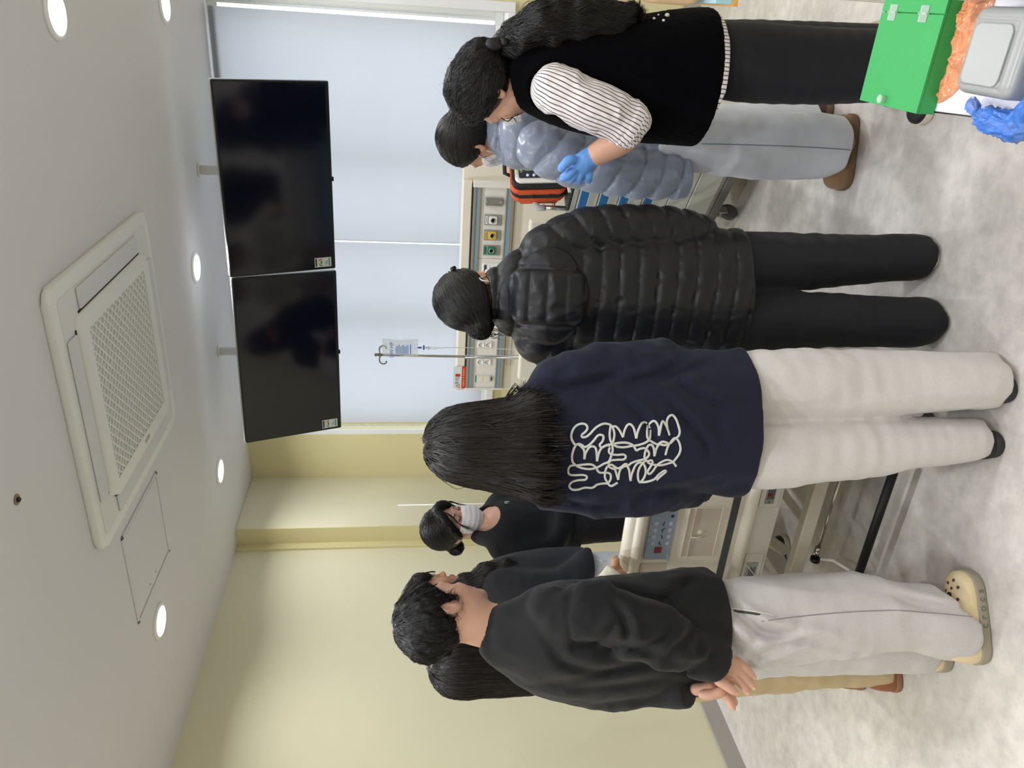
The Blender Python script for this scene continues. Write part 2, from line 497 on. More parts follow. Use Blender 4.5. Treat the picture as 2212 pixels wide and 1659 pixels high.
# televisions hung from the ceiling
M_scr = mat('tv_screen', (12, 15, 32), 0.10, spec=0.6, var=.2, vscale=3)
M_bez = mat('tv_bezel', (26, 28, 30), 0.3)
M_bezs = mat('tv_silver_edge', (168, 172, 174), 0.3, 0.6)
TW, TH = .957, .550
M_lab = mat('label_paper', (222, 228, 230), .5)
M_lgr = mat('label_green', (70, 150, 92), .5); M_lre = mat('label_red', (206, 70, 62), .5); M_lye = mat('label_yellow', (236, 214, 96), .5)
M_ink = mat('printed_ink', (60, 64, 72), .6)
def tv(loc, yaw, tilt, pole_xy, label, mlabel):
    M = Matrix.Translation(loc) @ Matrix.Rotation(yaw, 4, 'Z') @ Matrix.Rotation(PI/2 + tilt, 4, 'X')
    e = empty('television', loc, 0, label, 'television', 'televisions hung in front of the window')
    e.matrix_world = M
    MB().prism(rrect(TW, TH, .006, 3), -.022, .010, bevel=.002).build('bezel', M_bez, e)
    MB().prism(rrect(TW+.005, TH+.005, .007, 3), -.024, .004).build('edge_trim', M_bezs, e)
    MB().box((-TW/2+.009, -TH/2+.017, .0095), (TW/2-.009, TH/2-.009, .0115)).build('screen', M_scr, e)
    MB().prism(rrect(TW*.62, TH*.6, .03, 4), -.062, -.022, bevel=.01).build('rear_housing', M_black, e)
    MB().box((-.008, -TH/2-.010, -.006), (.014, -TH/2+.004, .011), .002).build('infrared_sensor', M_black, e)
    lx, ly = -TW/2+.014+.026, -TH/2+.022+.045
    lab = MB().box((lx-.026, ly-.045, .0115), (lx+.026, ly+.045, .0122)).build('energy_label', M_lab, e)
    def arc(r0, r1, a0, a1, m):
        mb = MB(); pts = []
        for k in range(7): a = math.radians(a0+(a1-a0)*k/6); pts.append((lx+r1*math.cos(a), ly+.004+r1*math.sin(a)))
        for k in range(7): a = math.radians(a1+(a0-a1)*k/6); pts.append((lx+r0*math.cos(a), ly+.004+r0*math.sin(a)))
        mb.prism(pts, .0122, .0125).build('gauge', m, lab)
    arc(.016, .022, 0, 60, M_lre); arc(.016, .022, 60, 120, M_lye); arc(.016, .022, 120, 180, M_lgr); arc(.0, .011, 0, 180, M_lgr)
    MB().box((lx-.022, ly-.038, .0122), (lx+.022, ly-.031, .0125)).build('label_bar', M_lgr, lab)
    MB().box((lx-.022, ly+.032, .0122), (lx+.022, ly+.042, .0125)).build('label_bar', M_ink, lab)
    for kk in range(3):
        MB().box((lx-.015, ly-.026+kk*.007, .0122), (lx+.012-.004*kk, ly-.024+kk*.007, .0124)).build('label_line', M_ink, lab)
    px, py = pole_xy
    mt = empty('television_mount', (px, py, ZC), 0, mlabel, 'mount', 'white ceiling mounts of the televisions')
    zt = loc[2] - ZC
    MB().tube([(0, 0, -.004), (0, 0, zt+.02)], .024, 16).build('pole', M_white, mt)
    MB().lathe([(.028, -.010), (.032, -.006), (.032, 0)], 24).build('ceiling_plate', M_white, mt)
    bk = Vector(loc) - Vector((px, py, ZC))
    MB().tube([(0, 0, zt+.03), (bk.x*.5, bk.y*.45, zt+.01)], .016, 8).box((bk.x*.5-.10, bk.y*.45-.012, zt-.10), (bk.x*.5+.10, bk.y*.45+.006, zt+.10), .003).build('bracket', M_black, mt)
    return e
tv((-.905, 4.04, 2.294), .008, .36, (-.905, 4.235), 'black television hung from the ceiling, above the monitor trolley', 'white pole holding the television above the monitor trolley')
tv((-1.874, 4.008, 2.291), .069, .367, (-1.93, 4.21), 'black television hung from the ceiling, above the drip stand', 'white pole holding the television above the drip stand')
# ------------------------------------------------------------------ bed-head console on the back wall
YC = 4.56
con = empty('bedhead_console', (-1.66, YC, 0), 0, 'cream wall console with gas outlets, sockets and blue-striped metal rails behind the bed', 'wall console')
con_x = lambda x: x + 1.66
M_rail = mat('brown_grey_aluminium', (168, 158, 146), .4, .5)
M_blue = mat('pale_blue_strip', (128, 164, 184), .4)
M_panel = mat('console_panel', (232, 229, 222), .35, var=.01)
def cb(x0, x1, y0, y1, z0, z1, name, m, bev=.002, par=None):
    return MB().box((con_x(x0), y0-YC, z0), (con_x(x1), y1-YC, z1), bev).build(name, m, par or con)
cb(-2.365, -.985, 4.575, 4.70, 0.0, 1.005, 'lower_cabinet', M_cream, .004)
cb(-1.675, -1.671, 4.573, 4.58, 0.10, 1.0, 'cabinet_joint', M_dark, 0)
cb(-2.365, -.90, 4.60, 4.70, 1.0, 1.315, 'cabinet_back', M_cream, .003)
cb(-2.365, -.975, 4.565, 4.70, 1.262, 1.318, 'top_ledge', M_cream, .006)
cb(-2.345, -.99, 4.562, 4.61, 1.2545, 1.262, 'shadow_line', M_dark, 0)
for z0, z1, m, pr in ((1.238, 1.254, M_rail, .004), (1.219, 1.238, M_blue, .000), (1.208, 1.219, M_rail, .003),
                      (1.051, 1.058, M_rail, .003), (1.029, 1.051, M_blue, .000), (1.008, 1.029, M_rail, .006)):
    cb(-2.345, -1.01, YC-pr, 4.62, z0, z1, 'rail_strip', m, .001)
for x0, x1 in ((-2.345, -1.449), (-1.447, -1.01)):
    cb(x0, x1, YC+.006, 4.62, 1.058, 1.208, 'face_panel', M_panel, .001)
cb(-1.012, -.974, YC-.008, 4.66, 1.004, 1.258, 'end_cap', M_panel, .004)
cb(-2.356, -2.342, YC-.008, 4.66, 1.004, 1.258, 'end_cap', M_panel, .003)
M_grey = mat('outlet_grey_plate', (160, 160, 160), .4, .3)
def outlet(x0, x1, colr, nm):
    pl = cb(x0, x1, YC-.002, YC+.008, 1.078, 1.183, 'outlet_plate', M_grey, .002)
    m = mat(nm, colr, .35)
    cx = con_x((x0+x1)/2)
    Mx = Matrix.Translation((cx, -.002, 1.131)) @ Matrix.Rotation(PI/2, 4, 'X')
    MB().prism(rrect(.048, .050, .010, 4), 0, .010, M=Mx, bevel=.002).build('outlet_block', m, pl)
    MB().lathe([(.016, .009), (.016, .013), (.011, .013), (.011, .010)], 18, M=Mx).build('socket_ring', M_alu, pl)
    MB().lathe([(.0055, .009), (.0055, .0125)], 12, M=Mx).build('socket_hole', M_dark, pl)
    MB().box((cx-.024, -.0035, 1.163), (cx+.024, -.0018, 1.176)).build('name_strip', m, pl)
    for k in range(4):
        MB().box((cx-.016+.009*k, -.0040, 1.167), (cx-.011+.009*k, -.0034, 1.172)).build('name_mark', M_ink, pl)
    return pl
outlet(-1.237, -1.172, (238, 238, 236), 'outlet_white'); outlet(-1.331, -1.266, (232, 190, 62), 'outlet_yellow'); outlet(-1.425, -1.361, (32, 128, 92), 'outlet_green')
br = cb(-1.117, -1.070, YC-.012, YC+.008, 1.078, 1.183, 'slide_bracket', M_alu, .002)
for x in (-1.113, -1.079): cb(x, x+.005, YC-.017, YC-.010, 1.08, 1.181, 'bracket_lip', M_alu, .001)
for z in (1.09, 1.172): MB().ball((con_x(-1.0935), -.013, z), .005, 8).build('screw', M_chrome, br)
nu = cb(-1.56, -1.476, YC-.002, YC+.008, 1.075, 1.178, 'nurse_call_plate', M_white, .002)
for zz in (1.085, 1.105, 1.125):
    for xx in (-1.555, -1.535, -1.512):
        cb(xx, xx+.016, YC-.0045, YC-.001, zz, zz+.015, 'call_key', M_lab, .001)
        cb(xx+.004, xx+.011, YC-.0050, YC-.0042, zz+.005, zz+.010, 'key_mark', M_ink, 0)
cb(-1.548, -1.486, YC-.0032, YC-.001, 1.155, 1.170, 'key_mark', M_ink, 0)
def sock(xc):
    pl = cb(xc-.024, xc+.024, YC+.001, YC+.008, 1.088, 1.187, 'socket_plate', M_white, .003)
    for z in (1.113, 1.161):
        Mx = Matrix.Translation((con_x(xc), .001, z)) @ Matrix.Rotation(PI/2, 4, 'X')
        MB().lathe([(.0215, -.001), (.0215, .004), (.0185, .004), (.0185, .0012), (.0, .0012)], 24, M=Mx).build('socket_cup', M_white, pl)
        MB().lathe([(.0025, .0008), (.0025, .0018)], 8, M=Mx @ Matrix.Translation((-.0085, 0, 0))).lathe([(.0025, .0008), (.0025, .0018)], 8, M=Mx @ Matrix.Translation((.0085, 0, 0))).build('pin_hole', M_dark, pl)
        MB().box((-.003, .014, -.002), (.003, .021, .0045), M=Mx).box((-.003, -.021, -.002), (.003, -.014, .0045), M=Mx).build('earth_clip', M_alu, pl)
sock(-2.03); sock(-2.153); sock(-1.72)
sw = cb(-2.30, -2.251, YC-.002, YC+.008, 1.087, 1.193, 'switch_plate', M_white, .002)
cb(-2.300, -2.251, YC-.0035, YC-.001, 1.183, 1.193, 'switch_label', mat('green_switch_label', (48, 150, 116), .5), 0)
for z0, z1 in ((1.095, 1.136), (1.139, 1.180)): cb(-2.296, -2.255, YC-.006, YC-.001, z0, z1, 'rocker', M_cream, .002)
cb(-2.285, -2.263, YC-.008, YC, 1.080, 1.087, 'switch_name', M_ink, 0)
cb(-2.18, -1.97, 4.565, 4.58, .962, .988, 'door_pull', mat('grey_pull', (196, 192, 184), .4), .003)
# warning sticker standing on the ledge
sg = empty('warning_sign', (-2.266, YC-.0005, 1.284), 0, 'small white and red Korean warning sign on the console ledge', 'sign')
MB().box((-.080, -.001, -.030), (.080, .002, .054), .0005).build('sign_board', M_lab, sg)
M_red = mat('warning_red', (204, 40, 36), .45)
band = MB().box((-.080, -.0022, -.030), (.080, -.0008, -.002)).build('red_band', M_red, sg)
text('lettering', '조심하고 꼭 확인하기', .0155, facing((0, -.0024, -.016), 0, -1), mat('warm_white_print', (250, 226, 150), .5), band)
text('lettering', '주의', .032, facing((-.026, -.0014, .024), 0, -1), M_ink, sg)
tri = MB()
Mt = facing((-.063, -.0012, .022), 0, -1)
for a, b in (((-.013, -.011), (.013, -.011)), ((.013, -.011), (0, .013)), ((0, .013), (-.013, -.011))):
    tri.tube([(a[0], a[1], 0), (b[0], b[1], 0)], .0017, 5, M=Mt)
tri.tube([(0, .004, 0), (0, -.004, 0)], .0012, 5, M=Mt).ball((0, -.0075, 0), .0014, 6, M=Mt)
tri.build('warning_triangle', M_red, sg)
MB().box((.006, -.002, .008), (.026, -.0008, .040)).build('red_patch', M_red, sg)

# ------------------------------------------------------------------ drip stand and fluid bag
iv = empty('drip_stand', (-1.925, 4.15, 0), 0, 'steel drip stand with curled hooks behind the bed', 'drip stand')
MB().tube([(0, 0, .06), (0, 0, 1.30)], .011, 12).tube([(0, 0, 1.25), (.008, 0, 1.825)], .0075, 12).build('pole', M_steel, iv)
M_hook = mat('hook_metal', (150, 146, 130), .4, .8)
def hook(sx):
    p = [(.008, 0, 1.798), (.008+sx*.018, 0, 1.800), (.008+sx*.030, 0, 1.803), (.008+sx*.048, 0, 1.800), (.008+sx*.058, 0, 1.788), (.008+sx*.058, 0, 1.772), (.008+sx*.050, 0, 1.762), (.008+sx*.040, 0, 1.764)]
    MB().tube(p, .0045, 8).build('hook', M_hook, iv)
hook(1); hook(-1)
MB().tube([(.008, 0, 1.79), (.008, 0, 1.83)], .009, 10).build('hook_cap', M_hook, iv)
MB().tube([(0, 0, .9), (0, 0, .95)], .018, 12).build('height_clamp', M_black, iv)
for k in range(5):
    a = 2*PI*k/5 + .3
    lg = MB().tube([(0, 0, .10), (.20*math.cos(a), .20*math.sin(a), .065)], .011, 8).build('foot', M_steel, iv)
    MB().tube([(.20*math.cos(a)-.009*math.sin(a), .20*math.sin(a)+.009*math.cos(a), .025), (.20*math.cos(a)+.009*math.sin(a), .20*math.sin(a)-.009*math.cos(a), .025)], .025, 14) \
        .tube([(.20*math.cos(a), .20*math.sin(a), .03), (.20*math.cos(a), .20*math.sin(a), .07)], .006, 6).build('wheel', M_black, lg)
# hanging bag
bgx, bgy, bgz = -1.862, 4.135, 1.575
bag = empty('fluid_bag', (bgx, bgy, bgz), 0, 'clear fluid bag with blue print hanging from the drip stand', 'fluid bag')
mb = MB(); NW, NH = 14, 22
grid = {}
for s in (0, 1):
    for j in range(NH+1):
        for i in range(NW+1):
            u, v = i/NW*2-1, j/NH
            w = .052 * (1 + .06*math.cos(v*2*PI))
            th = .019 * max(0, 1-u**4)**.5 * (max(0, math.sin(PI*min(1, max(0, (v-.06)/.88))))**.5) + .0006 + .002*math.sin(9*u+7*v)*(1-u*u)
            grid[s, i, j] = mb.bm.verts.new((u*w, (-th if s == 0 else th), .003 + v*.205))
for s in (0, 1):
    for j in range(NH):
        for i in range(NW):
            f = mb.bm.faces.new([grid[s, i, j], grid[s, i+1, j], grid[s, i+1, j+1], grid[s, i, j+1]]); f.smooth = True
M_bag = mat('clear_soft_plastic', (243, 247, 250), .12, alpha=.30, spec=.8, bump=.3, bscale=60)
mb.build('bag_film', M_bag, bag)
M_prn = mat('blue_print', (82, 134, 204), .5)
text('lettering', 'DW-HP', .030, facing((-.006, -.0235, .155), 0, -1), M_prn, bag)
for k in range(9):
    MB().box((-.030, -.0238, .06+.0085*k), (.028-.006*(k % 3), -.0234, .064+.0085*k)).build('print_line', M_prn, bag)
MB().box((-.03, -.0238, .045), (.03, -.0234, .05)).build('print_line', M_prn, bag)
MB().tube([(0, 0, .21), (-.02, .004, .226), (-.045, .012, .222), (-.055, .015, .205)], .003, 6).build('hanging_loop', M_bag, bag)
MB().tube([(0, 0, .006), (0, 0, -.018)], .0055, 8).tube([(-.012, 0, -.03), (.014, 0, -.03)], .005, 8).build('blue_port', mat('port_blue', (64, 110, 196), .4), bag)
MB().tube([(0, 0, -.03), (0, 0, -.05)], .004, 8).tube([(-.001, 0, -.05), (-.001, 0, -.062)], .0085, 10).build('white_spike', M_white, bag)
MB().tube([(-.001, 0, -.06), (-.001, 0, -.105), (-.001, 0, -.115)], [.0085, .0085, .003], 10).build('drip_chamber', M_bag, bag)
pts = [(-.001+.004*math.sin(k*.5), 0, -.112-.05*k) for k in range(18)]
MB().tube(pts, .0022, 6).build('drip_tube', mat('milky_tube', (232, 232, 232), .3), bag)

# ------------------------------------------------------------------ hospital bed
bed = empty('hospital_bed', (-1.52, 1.93, 0), 0, 'cream electric hospital bed with control panel on its footboard', 'bed')
M_bed = mat('bed_cream_plastic', (238, 230, 214), .35, var=.02)
M_bed2 = mat('bed_white_metal', (224, 221, 212), .35)
def bd(x0, x1, y0, y1, z0, z1, name, m, bev=.004, par=None, seg=3):
    return MB().box((x0, y0, z0), (x1, y1, z1), bev, seg=seg).build(name, m, par or bed)
FW = .475
fbd = bd(-FW, FW, .0, .045, .53, .925, 'footboard', M_bed, .015)
MB().tube([(-FW+.02, .02, .915), (FW-.02, .02, .915)], .030, 16).build('top_roll', M_bed, bed)
MB().tube([(-FW+.02, -.012, .902), (FW-.02, -.012, .902)], .018, 12).build('top_lip', M_bed, bed)
cpn = MB().prism(rrect(.30, .088, .006, 3), 0, .004, M=facing((.045, -.002, .827), 0, -1), bevel=.001).build('control_panel', mat('panel_blue_grey', (158, 172, 190), .4), bed)
cpx = lambda x: x + 1.52
Mp = facing((0, -.0062, 0), 0, -1)
M_key = mat('key_grey', (176, 190, 204), .4); M_keyw = mat('key_white', (226, 228, 230), .4)
for k in range(4):
    x = cpx(-1.479 - .0265*k)
    for z in (.849, .800):
        MB().box((x-.006, -.0078, z-.0055), (x+.006, -.0058, z+.0055), .001).build('panel_key', M_keyw, cpn)
        MB().box((x-.003, -.0083, z-.003), (x+.003, -.0076, z+.003)).build('key_mark', M_key, cpn)
    MB().ball((x, -.0066, .865), .0014, 6).build('indicator', M_ink, cpn)
    sl = [(-.008, -.004 + .0), (0, [.0, .004, -.003, .004][k]), (.008, [.0, -.004, .004, .005][k])]
    MB().tube([(x-.007, -.0064, .826 + sl[0][1]*(k > 0)), (x, -.0064, .824 + sl[1][1]), (x+.007, -.0064, .822 + sl[2][1])], .0018, 5).build('bed_symbol', M_ink, cpn)
MB().box((cpx(-1.597), -.0085, .816), (cpx(-1.573), -.0058, .840), .001).build('red_key', mat('key_dark_red', (150, 26, 32), .35), cpn)
MB().box((cpx(-1.459), -.0078, .843), (cpx(-1.449), -.0058, .853)).build('panel_key', M_key, cpn)
MB().box((cpx(-1.455), -.0078, .795), (cpx(-1.445), -.0058, .804)).build('panel_key', M_ink, cpn)
MB().prism([(0, 0), (.012, 0), (.055, .010), (.012, .010)], 0, .001, M=facing((cpx(-1.635), -.0068, .786), 0, -1)).build('panel_swoosh', M_key, cpn)
# shallow storage recess with a latch
rx0, rx1, rz0, rz1 = cpx(-1.618), cpx(-1.424), .634, .742
M_rec = mat('recess_shadow_plastic', (214, 202, 188), .35)
for a, b in (((rx0-.004, rz0-.004), (rx1+.004, rz0)), ((rx0-.004, rz1), (rx1+.004, rz1+.004)), ((rx0-.004, rz0), (rx0, rz1)), ((rx1, rz0), (rx1+.004, rz1))):
    bd(a[0], b[0], -.004, .0, a[1], b[1], 'recess_rim', M_bed, .001)
rec = bd(rx0, rx1, -.0015, .001, rz0, rz1, 'storage_lid', M_rec, 0)
bd(rx0, rx1, -.006, .0, rz1-.022, rz1-.018, 'lid_step', M_rec, .001, rec)
MB().ball((.0, -.002, .692), (.010, .004, .011), 10).build('latch', M_bed, rec)
MB().tube([(-.018, -.005, .722), (-.02, -.006, .70), (-.014, -.005, .684)], .003, 6).build('latch_rim', M_bed, rec)
# hand hole at the end of the board
for sx in (-1, 1):
    x0, x1 = (cpx(-1.86), cpx(-1.645)) if sx < 0 else (cpx(-1.395), cpx(-1.18))
    hh = bd(x0, x1, -.003, .001, .787, .876, 'hand_hole', M_rec, .001)
    MB().prism(rrect(abs(x1-x0)-.05, .055, .02, 4), 0, .004, M=facing(((x0+x1)/2 + sx*.01, -.003, .826), 0, -1), bevel=.001).build('grip', M_bed, hh)
bd(-FW, FW, -.004, .01, .579, .603, 'dark_stripe', mat('slate_stripe', (66, 74, 74), .45), .001)
MB().tube([(-FW+.01, -.005, .541), (FW-.01, -.005, .541)], .020, 14).build('bumper', M_bed, bed)
lw = bd(-FW+.02, FW-.02, .005, .045, .432, .523, 'foot_crossmember', M_bed2, .006)
for x0, x1 in ((cpx(-1.74), cpx(-1.62)), (cpx(-1.43), cpx(-1.29))):
    e_ = bd(x0, x1, .001, .006, .445, .512, 'raised_panel', M_bed2, .004)
lb1 = bd(cpx(-1.413), cpx(-1.33), -.0005, .0015, .464, .494, 'rating_label', M_grey, 0)
lb2 = bd(cpx(-1.733), cpx(-1.655), -.0005, .0015, .460, .500, 'rating_label', M_grey, 0)
for lb, xs in ((lb1, cpx(-1.395)), (lb2, cpx(-1.72))):
    for k in range(4):
        bd(xs, xs+.045-.006*(k % 2), -.0012, .0, .468+.006*k, .471+.006*k, 'label_line', M_ink, 0, lb)
MB().ball((cpx(-1.407), -.001, .480), (.004, .001, .004), 8).build('green_dot', M_lgr, lb1)
bd(cpx(-1.384), cpx(-1.372), -.0012, 0, .474, .490, 'label_red_mark', M_lre, 0, lb1)
MB().tube([(cpx(-1.574), -.003, .532), (cpx(-1.576), -.002, .512)], .003, 6).build('cable_tie', M_white, bed)
MB().tube([(cpx(-1.733), -.003, .445), (cpx(-1.66), -.004, .505)], .0018, 5).build('label_scratch', M_white, lb2)
# lower chassis
bd(-.44, .44, .15, .19, .182, .232, 'chassis_beam', M_bed, .004)
bd(-.44, .44, 1.75, 1.79, .182, .232, 'chassis_beam', M_bed, .004)
for sx in (-1, 1):
    bd(sx*.40-.02, sx*.40+.02, .05, 1.95, .185, .235, 'side_rail', M_bed2, .004)
    bd(sx*.36-.02, sx*.36+.02, .12, 1.98, .44, .49, 'upper_rail', M_bed2, .004)
    MB().tube([(sx*.30, .25, .21), (sx*.30, .75, .46)], .022, 8).build('lift_link', M_bed2, bed)
    MB().tube([(sx*.30, 1.35, .21), (sx*.30, 1.8, .46)], .022, 8).build('lift_link', M_bed2, bed)
MB().tube([(cpx(-1.70), .07, .208), (cpx(-1.34), .07, .205)], .006, 8).tube([(cpx(-1.70), .07, .208), (cpx(-1.655), .07, .208)], .011, 10).build('lift_rod', M_steel, bed)
MB().tube([(cpx(-1.70), .068, .208), (cpx(-1.715), .068, .208)], .017, 12).build('rod_knob', M_black, bed)
MB().tube([(-.19, -.03, .10), (.245, -.03, .10)], .0145, 12).build('brake_bar', mat('black_rubber', (18, 18, 24), .6), bed)
MB().tube([(cpx(-1.70), .06, .195), (cpx(-1.69), .04, .16), (cpx(-1.70), .0, .12), (cpx(-1.715), -.03, .105)], .006, 8).build('brake_arm', M_bed2, bed)
MB().tube([(.245, -.03, .10), (.262, -.02, .11), (.27, .0, .135)], .006, 8).build('brake_arm', M_bed2, bed)
for sx in (-1, 1):
    for y in (.03, 1.93):
        cs = MB().box((sx*.42-.022, y-.03, .145), (sx*.42+.022, y+.03, .235), .006).build('caster', M_bed2, bed)
        MB().tube([(sx*.42-.016, y, .075), (sx*.42+.016, y, .075)], .075, 28).build('tyre', mat('caster_tyre', (52, 52, 56), .55), cs)
        MB().tube([(sx*.42-.018, y, .075), (sx*.42+.018, y, .075)], .045, 20).build('hub', M_bed2, cs)
MB().box((-.20, .75, .20), (.20, 1.15, .33), .01).build('motor_box', M_bed2, bed)
MB().tube([(-.30, .35, .46), (-.33, .45, .34), (-.30, .6, .27), (-.25, .75, .25)], .012, 8).build('bed_cable', mat('cable_cream', (196, 184, 156), .5), bed)
bd(-.43, .43, .05, 2.05, .49, .53, 'mattress_deck', M_bed2, .006)
bd(-.43, .43, .06, 2.03, .53, .66, 'mattress', mat('mattress_vinyl', (120, 140, 160), .5), .03)
bd(-FW, FW, 2.05, 2.095, .50, 1.0, 'headboard', M_bed, .015)
for sx in (-1, 1):
    for y0 in (1.25,):
        MB().tube([(sx*.46, y0, .55), (sx*.46, y0+.04, .80), (sx*.46, y0+.60, .80), (sx*.46, y0+.64, .55)], .013, 8).tube([(sx*.46, y0+.03, .68), (sx*.46, y0+.61, .68)], .010, 8).build('guard_rail', M_bed2, bed)

# ------------------------------------------------------------------ trolley with drawers
ux, uy = .836, -.549          # along the drawer fronts, away from the near corner
cart = empty('medical_trolley', (-.935, 3.66, 0), math.atan2(uy, ux), 'grey medical trolley with blue-pull drawers beside the wall console', 'trolley')
# local x along the fronts, local y into the trolley (back), z up
M_cart = mat('trolley_grey', (196, 196, 184), .4, var=.02)
M_cart2 = mat('trolley_frame', (206, 206, 196), .35)
M_pull = mat('blue_drawer_pull', (32, 104, 160), .35)
CW, CD = .66, .47
MB().box((0, 0, .16), (CW, CD, .845), .004).build('carcass', M_cart2, cart)
MB().box((-.012, -.012, .845), (CW+.012, CD+.012, .872), .004).build('top_tray', M_steel, cart)
MB().box((.02, .02, .872), (CW-.02, CD-.02, .876)).build('tray_mat', mat('tray_mat_dark', (58, 60, 62), .5), cart)
MB().box((.05, -.011, .872), (.22, -.001, .882), .003).build('keyboard_lip', M_black, cart)
zz = .842
for k, hgt in enumerate((.098, .098, .118, .125, .105, .118)):
    z1 = zz; z0 = zz - hgt + .004
    dr = MB().box((.035, -.014, z0), (CW-.02, .0, z1), .003).build('drawer', M_cart, cart)
    if k < 4:
        MB().box((.045, -.019, z1-.045), (CW-.06, -.010, z1-.006), .003).build('drawer_pull', M_pull, dr)
        MB().prism([(.0, .0), (.034, .0), (.034, .012)], .05, CW-.07, M=Matrix.Translation((0, -.014, z1-.045-.034)) @ Matrix(((0, 0, 1, 0), (0, -1, 0, 0), (1, 0, 0, 0), (0, 0, 0, 1)))).build('pull_scoop', M_cart2, dr)
    else:
        MB().box((.04, -.0155, z1-.004), (CW-.025, -.013, z1)).build('drawer_edge', M_white, dr)
    zz -= hgt
MB().box((-.01, -.02, .125), (CW+.01, CD+.01, .162), .004).build('bumper_frame', mat('bumper_grey', (112, 110, 104), .5), cart)
for x in (.03, CW-.03):
    for y in (.035, CD-.035):
        c_ = MB().tube([(x, y, .10), (x, y, .13)], .022, 12).build('caster', M_black, cart)
        MB().box((x-.017, y-.022, .055), (x+.017, y+.022, .105), .004).build('fork', M_alu, c_)
        MB().tube([(x-.010, y, .045), (x+.010, y, .045)], .045, 20).build('wheel', mat('wheel_grey', (92, 92, 94), .4), c_)
hd = MB().tube([(.0, .05, .872), (.0, .05, .985)], .012, 10).tube([(.0, CD-.05, .872), (.0, CD-.05, .985)], .012, 10).build('handle_post', M_steel, cart)
MB().tube([(0, .05, .975), (-.006, .05, 1.005), (-.004, .075, 1.022), (0, .12, 1.026), (0, CD-.12, 1.026), (-.004, CD-.075, 1.022), (-.006, CD-.05, 1.005), (0, CD-.05, .975)], .016, 12).build('push_handle', mat('handle_grey', (188, 188, 190), .45), cart)
MB().tube([(0, .05, .93), (0, CD-.05, .93)], .008, 8).build('guard_bar', M_steel, cart)

# ------------------------------------------------------------------ defibrillator monitor in its orange bag
dfl = Vector((-.664, 3.722, .896))
fn = Vector((.70, -.71, 0)).normalized()
rr = Vector((0, 0, 1)).cross(fn)
def defib():
    e = empty('patient_monitor', dfl, math.atan2(rr.y, rr.x), 'white portable monitor with navy screen panel in an orange and black bag', 'monitor')
    T = Matrix.Rotation(-.11, 4, 'X')      # the face leans back
    W, Hh = .300, .245
    MB().prism(rrect(W, Hh, .03, 5, 0, Hh/2), -.0, .022, M=T @ Matrix.Rotation(PI/2, 4, 'X'), bevel=.008).build('face', mat('monitor_white', (230, 230, 226), .35), e)
    TF = T @ Matrix.Translation((0, -.0225, 0)) @ Matrix.Rotation(PI/2, 4, 'X')    # x right, y up, z out
    scr = MB().prism(rrect(.245, .135, .008, 3, -.005, .160), -.001, .003, M=TF).build('screen_panel', mat('panel_navy', (36, 38, 66), .35), e)
    MB().box((-.095, .108, .002), (.095, .205, .004), M=TF).build('screen', mat('monitor_glass', (52, 56, 54), .08, spec=.7), scr)
    text('lettering', 'LIFEGAIN', .018, TF @ Matrix.Translation((-.098, .2155, .0032)), M_white, scr, align='LEFT')
    text('lettering', 'CU-HD1', .009, TF @ Matrix.Translation((-.012, .2155, .0032)), M_white, scr, align='LEFT')
    for x, y in ((-.115, .185), (-.115, .155), (-.108, .102), (-.085, .102), (-.05, .102), (-.015, .102), (.03, .102)):
        MB().lathe([(.0075, .002), (.0075, .006), (.004, .0075)], 12, M=TF @ Matrix.Translation((x, y, 0))).build('button', M_keyw, scr)
    MB().box((-.105, .232, .0), (-.05, .239, .002), M=TF).build('green_label', mat('lime_label', (190, 214, 110), .5), e)
    for x, y, r_ in ((-.085, .052, .018), (-.035, .05, .014), (-.095, .022, .008), (.02, .048, .02)):
        MB().lathe([(r_, .0), (r_, .005), (r_*.8, .007), (r_*.5, .003)], 16, M=TF @ Matrix.Translation((x, y, 0))).build('connector', mat('connector_grey', (196, 196, 190), .4), e)
    MB().box((-.11, -.012, -.0195), (.11, .10, .002), .004).build('stand_foot', M_black, e)
    # bag around the body: black core, orange piping
    M_or = mat('orange_nylon', (226, 88, 42), .55, bump=.2, bscale=300); M_bk = mat('black_nylon', (26, 26, 28), .6, bump=.2, bscale=300)
    RB = T @ Matrix.Rotation(PI/2, 4, 'X')
    MB().prism(rrect(W+.022, Hh+.02, .035, 6, 0, Hh/2+.004), -.030, .010, M=RB, bevel=.006).build('bag_rim', M_bk, e)
    MB().prism(rrect(W+.034, Hh+.03, .040, 6, 0, Hh/2+.006), -.062, -.026, M=RB, bevel=.010).build('bag_band', M_or, e)
    MB().prism(rrect(W+.028, Hh+.024, .040, 6, 0, Hh/2+.006), -.100, -.058, M=RB, bevel=.010).build('bag_zip', M_bk, e)
    MB().prism(rrect(W+.026, Hh+.02, .045, 6, 0, Hh/2+.006), -.150, -.096, M=RB, bevel=.022).build('bag_back', M_or, e)
    for z in (.07, .15):
        MB().box((-W/2-.028, .062, z), (-W/2-.012, .080, z+.012), .003, M=T).build('zip_pull', M_bk, e)
    MB().tube([(-.06, .06, Hh+.015), (-.05, .055, Hh+.045), (.05, .055, Hh+.045), (.06, .06, Hh+.015)], .010, 8, M=T).build('carry_handle', M_bk, e)
    # lead hanging out of the socket
    q = TF @ Vector((-.035, .05, .008))
    pth = [q, q + Vector((-.02, -.035, -.002)), q + Vector((-.07, -.05, -.025)), q + Vector((-.14, -.045, -.045)), q + Vector((-.20, -.04, -.052))]
    for dz in (0, .012):
        MB().tube([tuple(Vector(p) + Vector((0, 0, dz*(i > 0)*.6))) for i, p in enumerate(pth)], .0042, 8).build('lead_cable', mat('cable_white', (230, 228, 222), .4), e)
    return e
defib()

